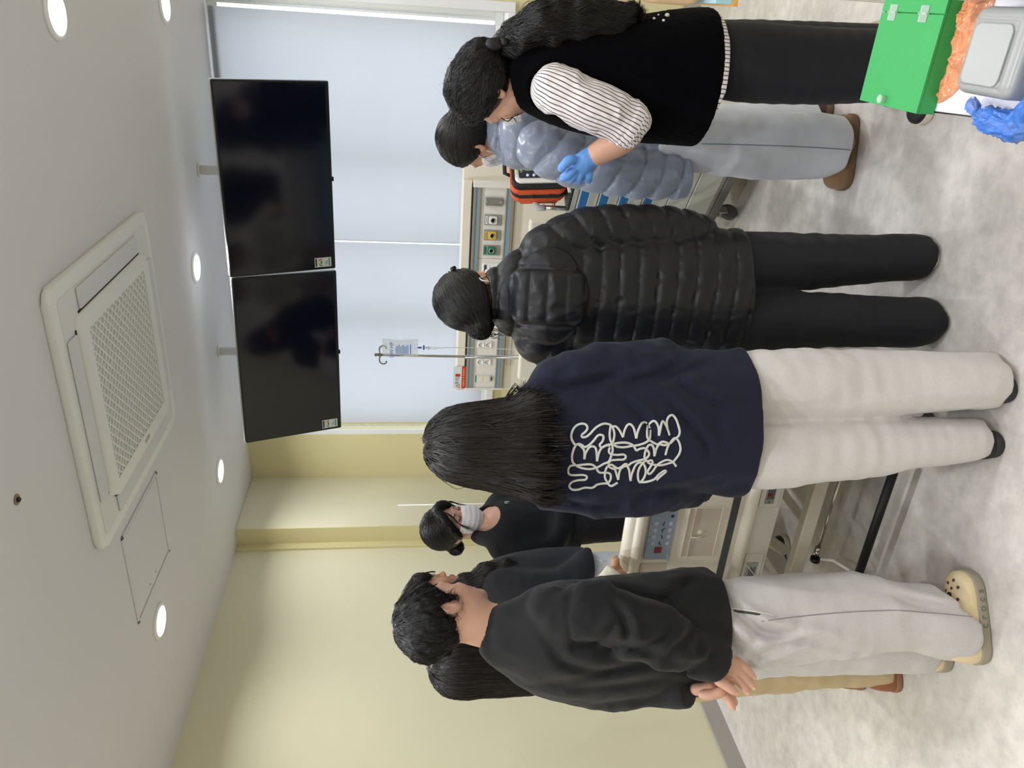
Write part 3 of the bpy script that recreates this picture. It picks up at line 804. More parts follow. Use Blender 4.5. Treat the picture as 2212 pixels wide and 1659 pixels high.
# white jointed lamp arm behind the trolley
la = empty('wall_lamp_arm', (-.62, 4.58, 0), 0, 'white jointed wall arm above the monitor bag, beside the console', 'wall arm')
MB().tube([(0, .12, 1.10), (0, .02, 1.10), (0, -.05, 1.10)], .017, 10).build('arm_base', M_white, la)
MB().tube([(0, -.05, 1.06), (0, -.05, 1.16)], .025, 12).build('arm_joint', M_white, la)
MB().tube([(0, -.05, 1.14), (.10, -.06, 1.19), (.2, -.05, 1.20)], .016, 10).build('arm_rod', M_white, la)

# ------------------------------------------------------------------ desk at the near corner
TZ = .72
desk = empty('desk', (-.114, 1.05, 0), math.radians(3.5), 'white desk with black edge carrying the green box and the grey bin', 'desk')
MB().box((0, -.75, TZ-.025), (1.2, .45, TZ), .002).build('desktop', mat('desk_white', (226, 224, 236), .3), desk)
MB().box((-.0025, -.751, TZ-.026), (.0, .451, TZ-.004)).build('edge_band', M_black, desk)
for x in (.06, 1.12):
    for y in (-.70, .40):
        MB().box((x-.02, y-.02, 0), (x+.02, y+.02, TZ-.025), .003).build('leg', M_bed2, desk)
# green wooden box, hinged lid
M_green = mat('green_paint', (52, 158, 84), .5, var=.03, vscale=20, bump=.08, bscale=80)
gb = empty('green_box', (-.137, 1.335, TZ), 0, 'bright green lidded box with clear hinges on the desk edge', 'box')
GL, GD, GH = .182, .190, .0325
MB().box((0, 0, 0), (GL, GD, GH-.002), .001).build('box_body', M_green, gb)
hx = .159
MB().box((0, -.001, GH-.002), (hx-.0008, GD+.001, GH+.003), .0006).build('lid', M_green, gb)
MB().box((hx+.0008, -.001, GH-.002), (GL, GD+.001, GH+.003), .0006).build('fixed_top', M_green, gb)
M_acr = mat('clear_acrylic', (225, 245, 232), .1, alpha=.42, spec=.8)
for y in (.055, .152):
    hg = MB().box((hx-.014, y-.012, GH+.003), (hx-.001, y+.012, GH+.0048), .0005).build('hinge', M_acr, gb)
    MB().box((hx+.001, y-.012, GH+.003), (hx+.013, y+.012, GH+.0048), .0005).build('hinge_leaf', M_acr, hg)
    MB().tube([(hx, y-.013, GH+.005), (hx, y+.013, GH+.005)], .0028, 10).build('hinge_barrel', M_acr, hg)
MB().lathe([(.006, GH+.003), (.004, GH+.007), (.004, GH+.010), (.008, GH+.013), (.008, GH+.016), (.003, GH+.018)], 14, M=Matrix.Translation((.012, .104, 0))).build('knob', M_acr, gb)
# ------------------------------------------------------------------ distance-field modelling for people and soft things
A_ = np.array
F32 = np.float32
from concurrent.futures import ThreadPoolExecutor
_POOL = ThreadPoolExecutor(4)
def peval(fn, P, step=24000):
    P = P.astype(F32)
    if len(P) <= step: return fn(P)
    return np.concatenate(list(_POOL.map(fn, [P[i:i+step] for i in range(0, len(P), step)])))
RNG = np.random.RandomState(7)
_TAB = (RNG.rand(65536) * 2 - 1).astype(F32)

def vnoise(P, seed=0):
    P = P.astype(F32); fl = np.floor(P); i = fl.astype(np.int64); f = P - fl
    u = f*f*(3-2*f)
    def h(dx, dy, dz):
        k = ((i[:, 0]+dx)*73856093) ^ ((i[:, 1]+dy)*19349663) ^ ((i[:, 2]+dz)*83492791) ^ (seed*2654435761)
        return _TAB[(k ^ (k >> 13)) & 65535]
    x, y, z = u[:, 0], u[:, 1], u[:, 2]
    a = h(0,0,0)*(1-x)+h(1,0,0)*x; b = h(0,1,0)*(1-x)+h(1,1,0)*x
    c = h(0,0,1)*(1-x)+h(1,0,1)*x; d = h(0,1,1)*(1-x)+h(1,1,1)*x
    return (a*(1-y)+b*y)*(1-z) + (c*(1-y)+d*y)*z

def folds(P, freq, seed=0, sharp=0.6):
    """cloth folds: rolling hills with some sharper ridges"""
    Q = P * A_(freq, F32)
    wv = 0.6*vnoise(Q*.5+3.1, seed+5)
    Q = Q + np.stack([wv, -wv*.7, wv*.8], 1)
    n = vnoise(Q, seed); m = vnoise(Q*2.1+11, seed+1)
    return (1-sharp)*n + sharp*(0.6-1.6*np.abs(n)) + .3*m

def fold_sum(P, specs, seed):
    d = 0.0
    for i, (amp, freq, sharp) in enumerate(specs): d = d+amp*folds(P, freq, seed+17*i, sharp)
    return d

def creases(P, lines, amp=.010, w=.010, ymax=.05):
    """single long folds: each line (x, z) is a valley with a soft ridge beside it, on the side facing -y"""
    near = np.clip((ymax-P[:, 1])/.06, 0, 1); out = np.zeros(len(P), F32)
    for ln in lines:
        L = spl([(a, b, 0, 0, 0) for a, b in ln], 4)[:, :2].astype(F32)
        best = np.full(len(P), 9., F32); sg = np.zeros(len(P), F32); tt = np.zeros(len(P), F32); n = len(L)-1
        for i in range(n):
            a, d = L[i], L[i+1]-L[i]; l2 = float(d@d)+1e-12
            qx, qz = P[:, 0]-a[0], P[:, 2]-a[1]
            t = np.clip((qx*d[0]+qz*d[1])/l2, 0, 1)
            ex, ez = qx-t*d[0], qz-t*d[1]; r = np.sqrt(ex*ex+ez*ez)
            m = r < best
            best = np.where(m, r, best); sg = np.where(m, np.sign(d[0]*ez-d[1]*ex), sg); tt = np.where(m, (i+t)/n, tt)
        fade = np.sin(np.clip(tt, .02, .98)*PI)**.5
        s = best*sg
        out += fade*(np.exp(-(best/w)**2)-.85*np.exp(-((s-1.9*w)/(1.3*w))**2)-.35*np.exp(-((s+2.2*w)/(1.6*w))**2))
    return amp*out*near

def smin(a, b, k):
    h = np.clip(.5+.5*(b-a)/k, 0, 1)
    return b*(1-h)+a*h-k*h*(1-h)
def smax(a, b, k): return -smin(-a, -b, k)

def spl(nodes, n=4):
    N = A_(nodes, float)
    if len(N) < 3: return N
    out = []
    for i in range(len(N)-1):
        p0 = N[i-1] if i > 0 else 2*N[0]-N[1]
        p1, p2 = N[i], N[i+1]
        p3 = N[i+2] if i+2 < len(N) else 2*N[-1]-N[-2]
        for k in range(n):
            t = k/n
            out.append(.5*((2*p1)+(-p0+p2)*t+(2*p0-5*p1+4*p2-p3)*t*t+(-p0+3*p1-3*p2+p3)*t**3))
    out.append(N[-1])
    return A_(out)

def chain(P, nodes, side=(1, 0, 0), k=0.012, full=False):
    """tapered elliptical tube through nodes (x, y, z, ra, rb)"""
    nodes = A_(nodes, F32); side = A_(side, F32)
    D = S = U = W = None; acc = 0.0
    for i in range(len(nodes)-1):
        a, b = nodes[i], nodes[i+1]
        ab = b[:3]-a[:3]; L = np.linalg.norm(ab)
        if L < 1e-6: continue
        ax = ab/L
        sd = side-ax*(side@ax); nn = np.linalg.norm(sd)
        if nn < .05:
            sd = np.cross(ax, (0, 0, 1)); nn = np.linalg.norm(sd)
        sd = (sd/nn).astype(F32); fr = np.cross(ax, sd).astype(F32)
        q = P-a[:3]
        t = (q@ax)/L; tc = np.clip(t, 0, 1); v = (t-tc)*L
        ra = a[3]+(b[3]-a[3])*tc; rb = a[4]+(b[4]-a[4])*tc; rm = np.minimum(ra, rb)
        u = q@sd; w = q@fr
        k0 = np.sqrt((u/ra)**2+(w/rb)**2+(v/rm)**2)
        k1 = np.sqrt((u/ra**2)**2+(w/rb**2)**2+(v/rm**2)**2)+1e-9
        d = np.where(k0 > .05, k0*(k0-1)/k1, -rm)
        if D is None: D, S, U, W, R0 = d, acc+tc*L, u, w, d
        else:
            m = d < R0
            S = np.where(m, acc+tc*L, S); U = np.where(m, u, U); W = np.where(m, w, W)
            R0 = np.minimum(R0, d)
            D = smin(D, d, k) if k else R0
        acc += L
    return (D, S, U, W) if full else D

def tri5(nodes):           # (x,y,z,r) -> (x,y,z,r,r)
    return [tuple(n)+(n[3],) if len(n) == 4 else tuple(n) for n in nodes]
def ellip(P, c, r):
    r_ = A_(r, F32); q = (P-A_(c, F32))/r_; k0 = np.sqrt(np.einsum('ij,ij->i', q, q)); q = q/r_; k1 = np.sqrt(np.einsum('ij,ij->i', q, q))+1e-9
    return np.where(k0 > .05, k0*(k0-1)/k1, -min(r))
def rbox(P, c, hsize, r):
    q = np.abs(P-A_(c))-(A_(hsize)-r)
    return np.sqrt((np.maximum(q, 0)**2).sum(1))+np.minimum(q.max(1), 0)-r

def nets(fn, lo, hi, h):
    """surface nets of fn < 0 inside the box"""
    lo = A_(lo, float); hi = A_(hi, float)
    n = (np.ceil((hi-lo)/h/4).astype(int)+1)*4+1
    ax = [lo[i]+h*np.arange(n[i]) for i in range(3)]
    cax = [a[::4] for a in ax]
    G = np.stack(np.meshgrid(*cax, indexing='ij'), -1)
    Dc = peval(fn, G.reshape(-1, 3)).reshape(G.shape[:3])
    near = np.abs(Dc) < 4*h*1.3+.006
    idx = [np.clip((np.arange(n[i])+2)//4, 0, Dc.shape[i]-1) for i in range(3)]
    D = Dc[np.ix_(*idx)].copy()
    M = near[np.ix_(*idx)]
    ii = np.argwhere(M)
    P = np.stack([ax[0][ii[:, 0]], ax[1][ii[:, 1]], ax[2][ii[:, 2]]], 1)
    out = peval(fn, P)
    D[M] = out
    ins = D < 0
    c = np.zeros(tuple(x-1 for x in D.shape), int)
    for dx in (0, 1):
        for dy in (0, 1):
            for dz in (0, 1):
                c += ins[dx:D.shape[0]-1+dx, dy:D.shape[1]-1+dy, dz:D.shape[2]-1+dz]
    cells = np.argwhere((c > 0) & (c < 8))
    vid = -np.ones(c.shape, np.int64)
    vid[cells[:, 0], cells[:, 1], cells[:, 2]] = np.arange(len(cells))
    pos = np.zeros((len(cells), 3)); cnt = np.zeros(len(cells))
    for axis in range(3):
        o = [i for i in range(3) if i != axis]
        for p in (0, 1):
            for q in (0, 1):
                a = cells.copy(); a[:, o[0]] += p; a[:, o[1]] += q
                b = a.copy(); b[:, axis] += 1
                da = D[a[:, 0], a[:, 1], a[:, 2]]; db = D[b[:, 0], b[:, 1], b[:, 2]]
                m = (da < 0) != (db < 0)
                t = np.where(m, da/(da-db+1e-20), 0)
                e = (a-cells).astype(float); e[:, axis] += t
                pos[m] += e[m]; cnt[m] += 1
    V = lo+h*(cells+pos/np.maximum(cnt, 1)[:, None])
    F = []
    for axis in range(3):
        o = [(axis+1) % 3, (axis+2) % 3]
        sl0 = [slice(None)]*3; sl1 = [slice(None)]*3
        sl0[axis] = slice(0, -1); sl1[axis] = slice(1, None)
        a, b = ins[tuple(sl0)], ins[tuple(sl1)]
        e = np.argwhere(a != b)
        e = e[(e[:, o[0]] > 0) & (e[:, o[1]] > 0) & (e[:, o[0]] < D.shape[o[0]]-1) & (e[:, o[1]] < D.shape[o[1]]-1)]
        if not len(e): continue
        flip = a[e[:, 0], e[:, 1], e[:, 2]]
        def cid(d0, d1):
            x = e.copy(); x[:, o[0]] -= d0; x[:, o[1]] -= d1
            return vid[x[:, 0], x[:, 1], x[:, 2]]
        q = np.stack([cid(1, 1), cid(0, 1), cid(0, 0), cid(1, 0)], 1)
        q = np.where(flip[:, None], q, q[:, ::-1])
        F.append(q)
    F = np.concatenate(F) if F else np.zeros((0, 4), int)
    F = F[(F >= 0).all(1)]
    return V, F

def mesh_obj(name, V, F, material, parent=None, attrs=None, mats=None, midx=None):
    me = bpy.data.meshes.new(name)
    me.vertices.add(len(V)); me.vertices.foreach_set('co', A_(V, np.float32).ravel())
    k = F.shape[1]
    me.loops.add(len(F)*k); me.loops.foreach_set('vertex_index', F.astype(np.int32).ravel())
    me.polygons.add(len(F)); me.polygons.foreach_set('loop_start', (np.arange(len(F))*k).astype(np.int32))
    me.polygons.foreach_set('use_smooth', np.ones(len(F), bool))
    me.materials.append(material)
    for m in mats or []: me.materials.append(m)
    if midx is not None: me.polygons.foreach_set('material_index', midx.astype(np.int32))
    for an, av in (attrs or {}).items():
        at = me.attributes.new(an, 'FLOAT', 'POINT'); at.data.foreach_set('value', A_(av, np.float32))
    me.update(calc_edges=True)
    me.validate()
    o = bpy.data.objects.new(name, me); COL.objects.link(o)
    if parent is not None: o.parent = parent
    return o

def join_vf(parts):
    Vs, Fs, off = [], [], 0
    for V, F in parts:
        Vs.append(V); Fs.append(F+off); off += len(V)
    return np.concatenate(Vs), np.concatenate(Fs)

def bounds(*chains, pad=.03):
    N = np.concatenate([A_(tri5(c), float) if len(c[0]) == 4 else A_(c, float) for c in chains])
    r = np.maximum(N[:, 3], N[:, 4])[:, None]
    return (N[:, :3]-r).min(0)-pad, (N[:, :3]+r).max(0)+pad

def soft(name, fn, lo, hi, h, material, parent, **kw):
    V, F = nets(fn, lo, hi, h)
    return mesh_obj(name, V, F, material, parent, **kw)

def grad(fn, P, e=.002):
    n = len(P); P = P.astype(F32)
    Q = np.concatenate([P+A_(d, F32)*F32(e) for d in ((1, 1, 1), (-1, -1, 1), (-1, 1, -1), (1, -1, -1))])
    v = peval(fn, Q).reshape(4, n)
    g = np.stack([v[0]-v[1]-v[2]+v[3], v[0]-v[1]+v[2]-v[3], v[0]+v[1]-v[2]-v[3]], 1)
    return g/(np.linalg.norm(g, axis=1)[:, None]+1e-9)

def strands(fn, V, flow, n, length, rad, steps=7, lift=.003, seed=1, wave=0.0, keep=None, tip=.15, zfree=-9, zmin=-9):
    """short hair locks laid along the flow over the surface of fn; returns triangles as one (V, F)"""
    rng = np.random.RandomState(seed)
    if keep is not None: V = V[keep(V)]
    P = V[rng.randint(0, len(V), n)] + rng.randn(n, 3)*.002
    off = rng.rand(n)*lift + .0003
    L = length*(.55+.9*rng.rand(n))/steps
    path = [P.copy()]
    ph = rng.rand(n)*6.28
    for s in range(steps):
        d = flow(P) + rng.randn(n, 3)*.05
        if s == 0: g = grad(fn, P)
        d = d-g*((d*g).sum(1)*.9*(P[:, 2] > zfree))[:, None]
        d /= np.linalg.norm(d, axis=1)[:, None]+1e-9
        if wave:
            sd = np.cross(d, g); d = d+sd*(wave*np.sin(ph+s*1.5))[:, None]
            d /= np.linalg.norm(d, axis=1)[:, None]
        zm = zmin(P) if callable(zmin) else zmin
        P = P+d*(L*(P[:, 2] > zm+.045*off/lift))[:, None]
        g = grad(fn, P) if s % 2 else g; dd = fn(P.astype(F32))
        P = P-g*(np.clip(dd-off*(1 if s < steps-1 else 1.6), -.012, .012)*(P[:, 2] > zfree))[:, None]
        path.append(P.copy())
    path = np.stack(path, 1)          # n, steps+1, 3
    gs = [grad(fn, path[:, j]) for j in range(0, steps+1, 2)]
    g = np.stack([gs[min(j//2, len(gs)-1)] for j in range(steps+1)], 1)
    T = np.gradient(path, axis=1); T /= np.linalg.norm(T, axis=2)[:, :, None]+1e-9
    B = np.cross(T, g); B /= np.linalg.norm(B, axis=2)[:, :, None]+1e-9
    w = rad*(.6+.8*rng.rand(n))[:, None]*np.concatenate([np.linspace(.5, 1, 2), np.linspace(1, tip, steps-1)])[None]
    a = path+B*w[:, :, None]; b = path-B*w[:, :, None]; c = path+g*w[:, :, None]*.9
    VV = np.stack([a, c, b], 2).reshape(-1, 3)
    m = steps+1; base = (np.arange(n)*m*3)[:, None, None]
    q = []
    for j in range(steps):
        for e0, e1 in ((0, 1), (1, 2)):
            q.append([j*3+e0, j*3+e1, (j+1)*3+e1, (j+1)*3+e0])
    FF = (base+A_(q)[None]).reshape(-1, 4)
    return VV, FF

def rotm(yaw, pitch=0, roll=0):
    """columns: right, forward, up of a head or foot; yaw turns to the viewer's left, pitch up"""
    return A_(Matrix.Rotation(yaw, 3, 'Z') @ Matrix.Rotation(pitch, 3, 'X') @ Matrix.Rotation(roll, 3, 'Y'))

class Head:
    def __init__(s, pos, yaw, pitch=0, roll=0, sc=1.0, nose=1.0):
        s.pos = A_(pos, float); s.R = rotm(math.radians(yaw), math.radians(pitch), math.radians(roll)); s.sc = sc
    def loc(s, P): return (P-s.pos.astype(F32))@(s.R/s.sc).astype(F32)
    def w(s, q): return s.pos+s.R@(A_(q, float)*s.sc)
    def skin(s, P):
        q = s.loc(P)
        d = ellip(q, (0, -.012, .038), (.073, .094, .086))
        d = smin(d, ellip(q, (0, .028, -.022), (.061, .064, .082)), .03)
        d = smin(d, ellip(q, (0, .040, -.066), (.047, .050, .040)), .03)
        d = smin(d, ellip(q, (0, .079, -.091), (.020, .016, .017)), .02)
        for sx in (-1, 1):
            d = smin(d, ellip(q, (sx*.036, .062, -.026), (.024, .024, .026)), .025)
            d = smax(d, -ellip(q, (sx*.031, .104, .010), (.019, .017, .012)), .012)
            d = smin(d, ellip(q, (sx*.031, .077, .008), (.015, .0135, .0125)), .004)
        d = smin(d, ellip(q, (0, .084, .028), (.045, .013, .010)), .018)
        d = smin(d, chain(q, [(0, .088, .016, .008, .008), (0, .100, -.018, .0100, .0100)], k=.004), .012)
        d = smin(d, ellip(q, (0, .1035, -.023), (.0115, .0110, .0095)), .008)
        for sx in (-1, 1): d = smin(d, ellip(q, (sx*.012, .099, -.028), (.0075, .009, .007)), .006)
        d = smin(d, ellip(q, (0, .093, -.0555), (.021, .0105, .0060)), .006)
        d = smin(d, ellip(q, (0, .092, -.0665), (.018, .0105, .0068)), .006)
        for sx in (-1, 1):
            e = q-A_((sx*.073, -.010, -.004)); a = .25
            e = np.stack([e[:, 0]-sx*.25*(-e[:, 1]), e[:, 1]*math.cos(a)-e[:, 2]*math.sin(a)*-1, e[:, 2]*math.cos(a)-e[:, 1]*math.sin(a)], 1)
            ear = ellip(e, (0, 0, 0), (.0095, .0185, .031))
            ear = smin(ear, ellip(e, (0, .006, -.024), (.007, .009, .011)), .01)
            ear = smax(ear, -ellip(e, (sx*.010, .004, .004), (.0085, .0115, .019)), .003)
            d = smin(d, ear, .006)
        return d*s.sc
    def lips(s, V):
        q = s.loc(V)
        return (np.abs(q[:, 0]) < .024) & (q[:, 1] > .088) & (q[:, 2] < -.0495) & (q[:, 2] > -.0735) & (q[:, 1] > .088+.2*np.abs(q[:, 0]))
    def cap(s, P, th=.016, back=0.0, fore=.085, nape=True, low=0.0):
        """hair close to the scalp; hairline from the forehead over the ear to the nape"""
        q = s.loc(P)
        d = ellip(q, (0, -.015-back, .040), (.073+th, .095+th+back, .088+th))
        v = A_((fore-.012, .09)); v = v/np.linalg.norm(v)
        pl = v[1]*(q[:, 1]-.012)-v[0]*(q[:, 2]+.012)
        d = smax(d, pl, .012)
        if nape: d = smax(d, .42*(q[:, 1])-.90*(q[:, 2]+.034+low), .012)
        return d*s.sc

def skin_material(name, col):
    return mat(name, col, .48, var=.06, vscale=25, bump=.04, bscale=250)
M_skin = skin_material('skin', (206, 160, 137))
M_skin2 = skin_material('skin_warm', (196, 147, 117))
M_lip = mat('lips', (190, 98, 98), .4)
M_hair = mat('black_hair', (17, 15, 17), .42, spec=.4, var=.25, vscale=60)
M_hairb = mat('dark_brown_hair', (27, 22, 22), .42, spec=.4, var=.25, vscale=60)
M_mask = mat('mask_white', (232, 228, 232), .7, bump=.05, bscale=200)

def body_mesh(parent, skinmat, fine, coarse, head=None, lips=True, hf=.0035):
    """one skin mesh: fine (fn, lo, hi, h) pieces and coarse limbs"""
    parts = [nets(*a) for a in fine] + [nets(*a) for a in coarse]
    V, F = join_vf(parts)
    mi = None
    if head is not None and lips:
        lv = head.lips(V); mi = lv[F].all(1).astype(int)
    return mesh_obj('body', V, F, skinmat, parent, mats=[M_lip], midx=mi)

def hair_obj(parent, material, fn, lo, hi, flow, n=2600, length=.10, rad=.0016, h=.005, extra=None, keep=None, name='hair', **kw):
    V, F = nets(fn, lo, hi, h)
    SV, SF = strands(fn, V, flow, n, length, rad, keep=keep, **kw)
    parts = [(V, F), (SV, SF)] + (extra or [])
    V2, F2 = join_vf(parts)
    return mesh_obj(name, V2, F2, material, parent)

def wisp(pts, r0=.0009, r1=.0003, n=10):
    """a single free lock as a thin three-sided tube (V, F)"""
    N = spl([tuple(p)+(0, 0) for p in pts], 4)[:, :3]
    T = np.gradient(N, axis=0); T /= np.linalg.norm(T, axis=1)[:, None]+1e-9
    a = np.cross(T, A_((.3, .5, .81))); a /= np.linalg.norm(a, axis=1)[:, None]; b = np.cross(T, a)
    r = np.linspace(r0, r1, len(N))[:, None]
    ring = [N+r*(a*math.cos(t)+b*math.sin(t)) for t in (0, 2.094, 4.189)]
    V = np.stack(ring, 1).reshape(-1, 3)
    F = [[j*3+e, j*3+(e+1) % 3, (j+1)*3+(e+1) % 3, (j+1)*3+e] for j in range(len(N)-1) for e in range(3)]
    return V, A_(F)

def person(base, label):
    az = math.atan2(-base[0], base[1])
    return empty('person', (base[0], base[1], 0), az, label, 'person', None)

def legs_fn(L, R, k=.05, waist=None, hemL=None, hemR=None, fold=.006, seed=0, freq=(14, 14, 5), hip=None):
    """trousers from two leg chains (spl nodes) and an optional hip ellipsoid"""
    Ls, Rs = spl(L), spl(R)
    def fn(P):
        d1 = chain(P, Ls); d2 = chain(P, Rs)
        if hemL is not None: d1 = smax(d1, (hemL(P) if callable(hemL) else hemL)-P[:, 2], .006)
        if hemR is not None: d2 = smax(d2, hemR-P[:, 2], .006)
        d = smin(d1, d2, k) if k else np.minimum(d1, d2)
        if hip is not None: d = smin(d, ellip(P, hip[0], hip[1]), .05)
        if waist is not None: d = smax(d, P[:, 2]-waist, .01)
        if fold: d = d-(fold_sum(P, fold, seed) if isinstance(fold, list) else fold*folds(P, freq, seed))
        return d
    lo, hi = bounds(L, R)
    if hip is not None: lo = np.minimum(lo, A_(hip[0])-A_(hip[1])-.03); hi = np.maximum(hi, A_(hip[0])+A_(hip[1])+.03)
    return fn, lo, hi

def shoe(parent, heel, yaw, upper, sole, length=.25, width=.092, hgt=.085, sole_h=.025, name='shoe', open_=False, z=0.0):
    """heel: ground point at the back of the heel; yaw as for heads"""
    R = rotm(math.radians(yaw)); hp = A_((heel[0], heel[1], z))
    w = width/2
    def toL(P): return (P-hp)@R
    def outline(q):
        t = np.clip(q[:, 1]/length, 0, 1)
        half = w*(.74+.30*np.sin(np.clip(t*1.15, 0, 1)*PI*.5)*1.0-.18*np.clip((t-.8)/.2, 0, 1)**2)
        cy = np.clip(q[:, 1], w*.75, length-w*.9)
        dx = np.abs(q[:, 0])-half
        ends = np.sqrt(np.maximum(0, np.abs(q[:, 0]))**2+(q[:, 1]-cy)**2)-half*.98
        return np.where((q[:, 1] > w*.75) & (q[:, 1] < length-w*.9), dx, ends)
    def f_sole(P):
        q = toL(P)
        return smax(outline(q)-.004, np.abs(q[:, 2]-sole_h/2)-sole_h/2, .004)
    def f_up(P):
        q = toL(P); t = np.clip(q[:, 1]/length, 0, 1)
        top = sole_h+hgt*(1-.62*np.clip((t-.30)/.5, 0, 1)**1.1)
        hh = np.clip((q[:, 2]-sole_h)/np.maximum(top-sole_h, .01), 0, 1)
        d = outline(q)+.020*hh**2
        d = smax(d, q[:, 2]-top, .022)
        d = smax(d, sole_h*.6-q[:, 2], .003)
        return d
    c = hp+R@A_((0, length/2, .06)); rr_ = length*.62
    lo, hi = c-A_((rr_, rr_, .075)), c+A_((rr_, rr_, .09+max(0, hgt-.085)))
    e = soft(name, f_up, lo, hi, .005, upper, parent)
    s = soft('sole', f_sole, lo, hi, .005, sole, e)
    return e, f_up, toL
# ------------------------------------------------------------------ people
# each person stands in a frame whose x runs to the viewer's right and y away from the viewer; z is up
M_shoe_blk = mat('black_shoe', (30, 31, 34), .5, bump=.1, bscale=150)
M_sole_wh = mat('off_white_sole', (214, 206, 192), .6)
M_sole_dk = mat('dark_sole', (48, 48, 50), .7)

def scaled(nodes, s):
    return [tuple(n[:3])+(n[3]*s, (n[4] if len(n) > 4 else n[3])*s) for n in nodes]

def inner(nodes_list, s=.72):
    """coarse limbs and trunk hidden under the clothes, part of the one skin mesh"""
    Ns = [spl(scaled(tri5(n), s), 2) for n in nodes_list]
    def fn(P):
        d = None
        for n in Ns:
            e = chain(P, n)
            d = e if d is None else smin(d, e, .03)
        return d
    lo, hi = bounds(*[scaled(tri5(n), s) for n in nodes_list])
    return fn, lo, hi, .014

def head_piece(hd, neck, h=.0036, extra=None, k=.025):
    N = spl(tri5(neck), 3)
    def fn(P):
        d = smin(hd.skin(P), chain(P, N), k)
        if extra is not None: d = smin(d, extra(P), .01)
        return d
    lo = np.minimum(hd.pos-.16, A_(neck)[:, :3].min(0)-.08); hi = np.maximum(hd.pos+.16, A_(neck)[:, :3].max(0)+.08)
    lo[2] = min(n[2] for n in neck)-.03
    return fn, lo, hi, h

def top_fn(torso, sleeves, side, hem=None, cuffs=None, fold=.006, freq=(9, 9, 7), seed=0, k=.05, sfold=.006, sfreq=(10, 10, 16), neck=None, hemrib=0):
    """jumper-like garment: trunk and sleeves melted together"""
    T = spl(torso)
    S = [spl(tri5(s)) for s in sleeves]
    def fn(P):
        d = chain(P, T, side)
        if fold: d = d-(fold_sum(P, fold, seed) if isinstance(fold, list) else fold*folds(P, freq, seed))
        for i, s in enumerate(S):
            e = chain(P, s)
            if sfold: e = e-(fold_sum(P, sfold, seed+20+i) if isinstance(sfold, list) else sfold*folds(P, sfreq, seed+20+i))
            if cuffs and cuffs[i] is not None:
                a, b = s[-2][:3], s[-1][:3]; t = (b-a)/np.linalg.norm(b-a)
                e = smax(e, (P-b)@t, .004)
            d = smin(d, e, k)
        if hem is not None:
            hz = hem(P) if callable(hem) else hem
            d = smax(d, hz-P[:, 2], .010)
        if neck is not None: d = smax(d, neck(P), .006)
        return d
    lo, hi = bounds(torso, *[tri5(s) for s in sleeves])
    return fn, lo, hi

def on_surface(fn, X, Z, y0=-.5, y1=.1, n=60):
    """the first point of the surface met from the viewer's side for each (X, Z)"""
    X = A_(X, float); Z = A_(Z, float); m = len(X)
    ys = np.linspace(y0, y1, n)
    P = np.stack([np.repeat(X, n), np.tile(ys, m), np.repeat(Z, n)], 1)
    ins = (peval(fn, P) < 0).reshape(m, n)
    Y = np.where(ins.any(1), ys[ins.argmax(1)], y1)
    a, b = Y-(y1-y0)/(n-1), Y.copy()
    for _ in range(12):
        m = (a+b)/2; ins = peval(fn, np.stack([X, m, Z], 1)) < 0
        b = np.where(ins, m, b); a = np.where(ins, a, m)
    return np.stack([X, b, Z], 1)

def down_flow(crown, w=.05):
    c = A_(crown, float)
    def f(P):
        h = (P-c)*A_((1, 1, 0)); n = np.linalg.norm(h, axis=1)[:, None]+1e-6
        up = np.clip((P[:, 2]-c[2]+.10)/.10, 0.02, 1)[:, None]
        return h/n*up*1.3+A_((0, 0, -1.0))
    return f
def toward(pt, twist=0.0):
    p = A_(pt, float)
    def f(P):
        d = p-P; return d/(np.linalg.norm(d, axis=1)[:, None]+1e-6)
    return f

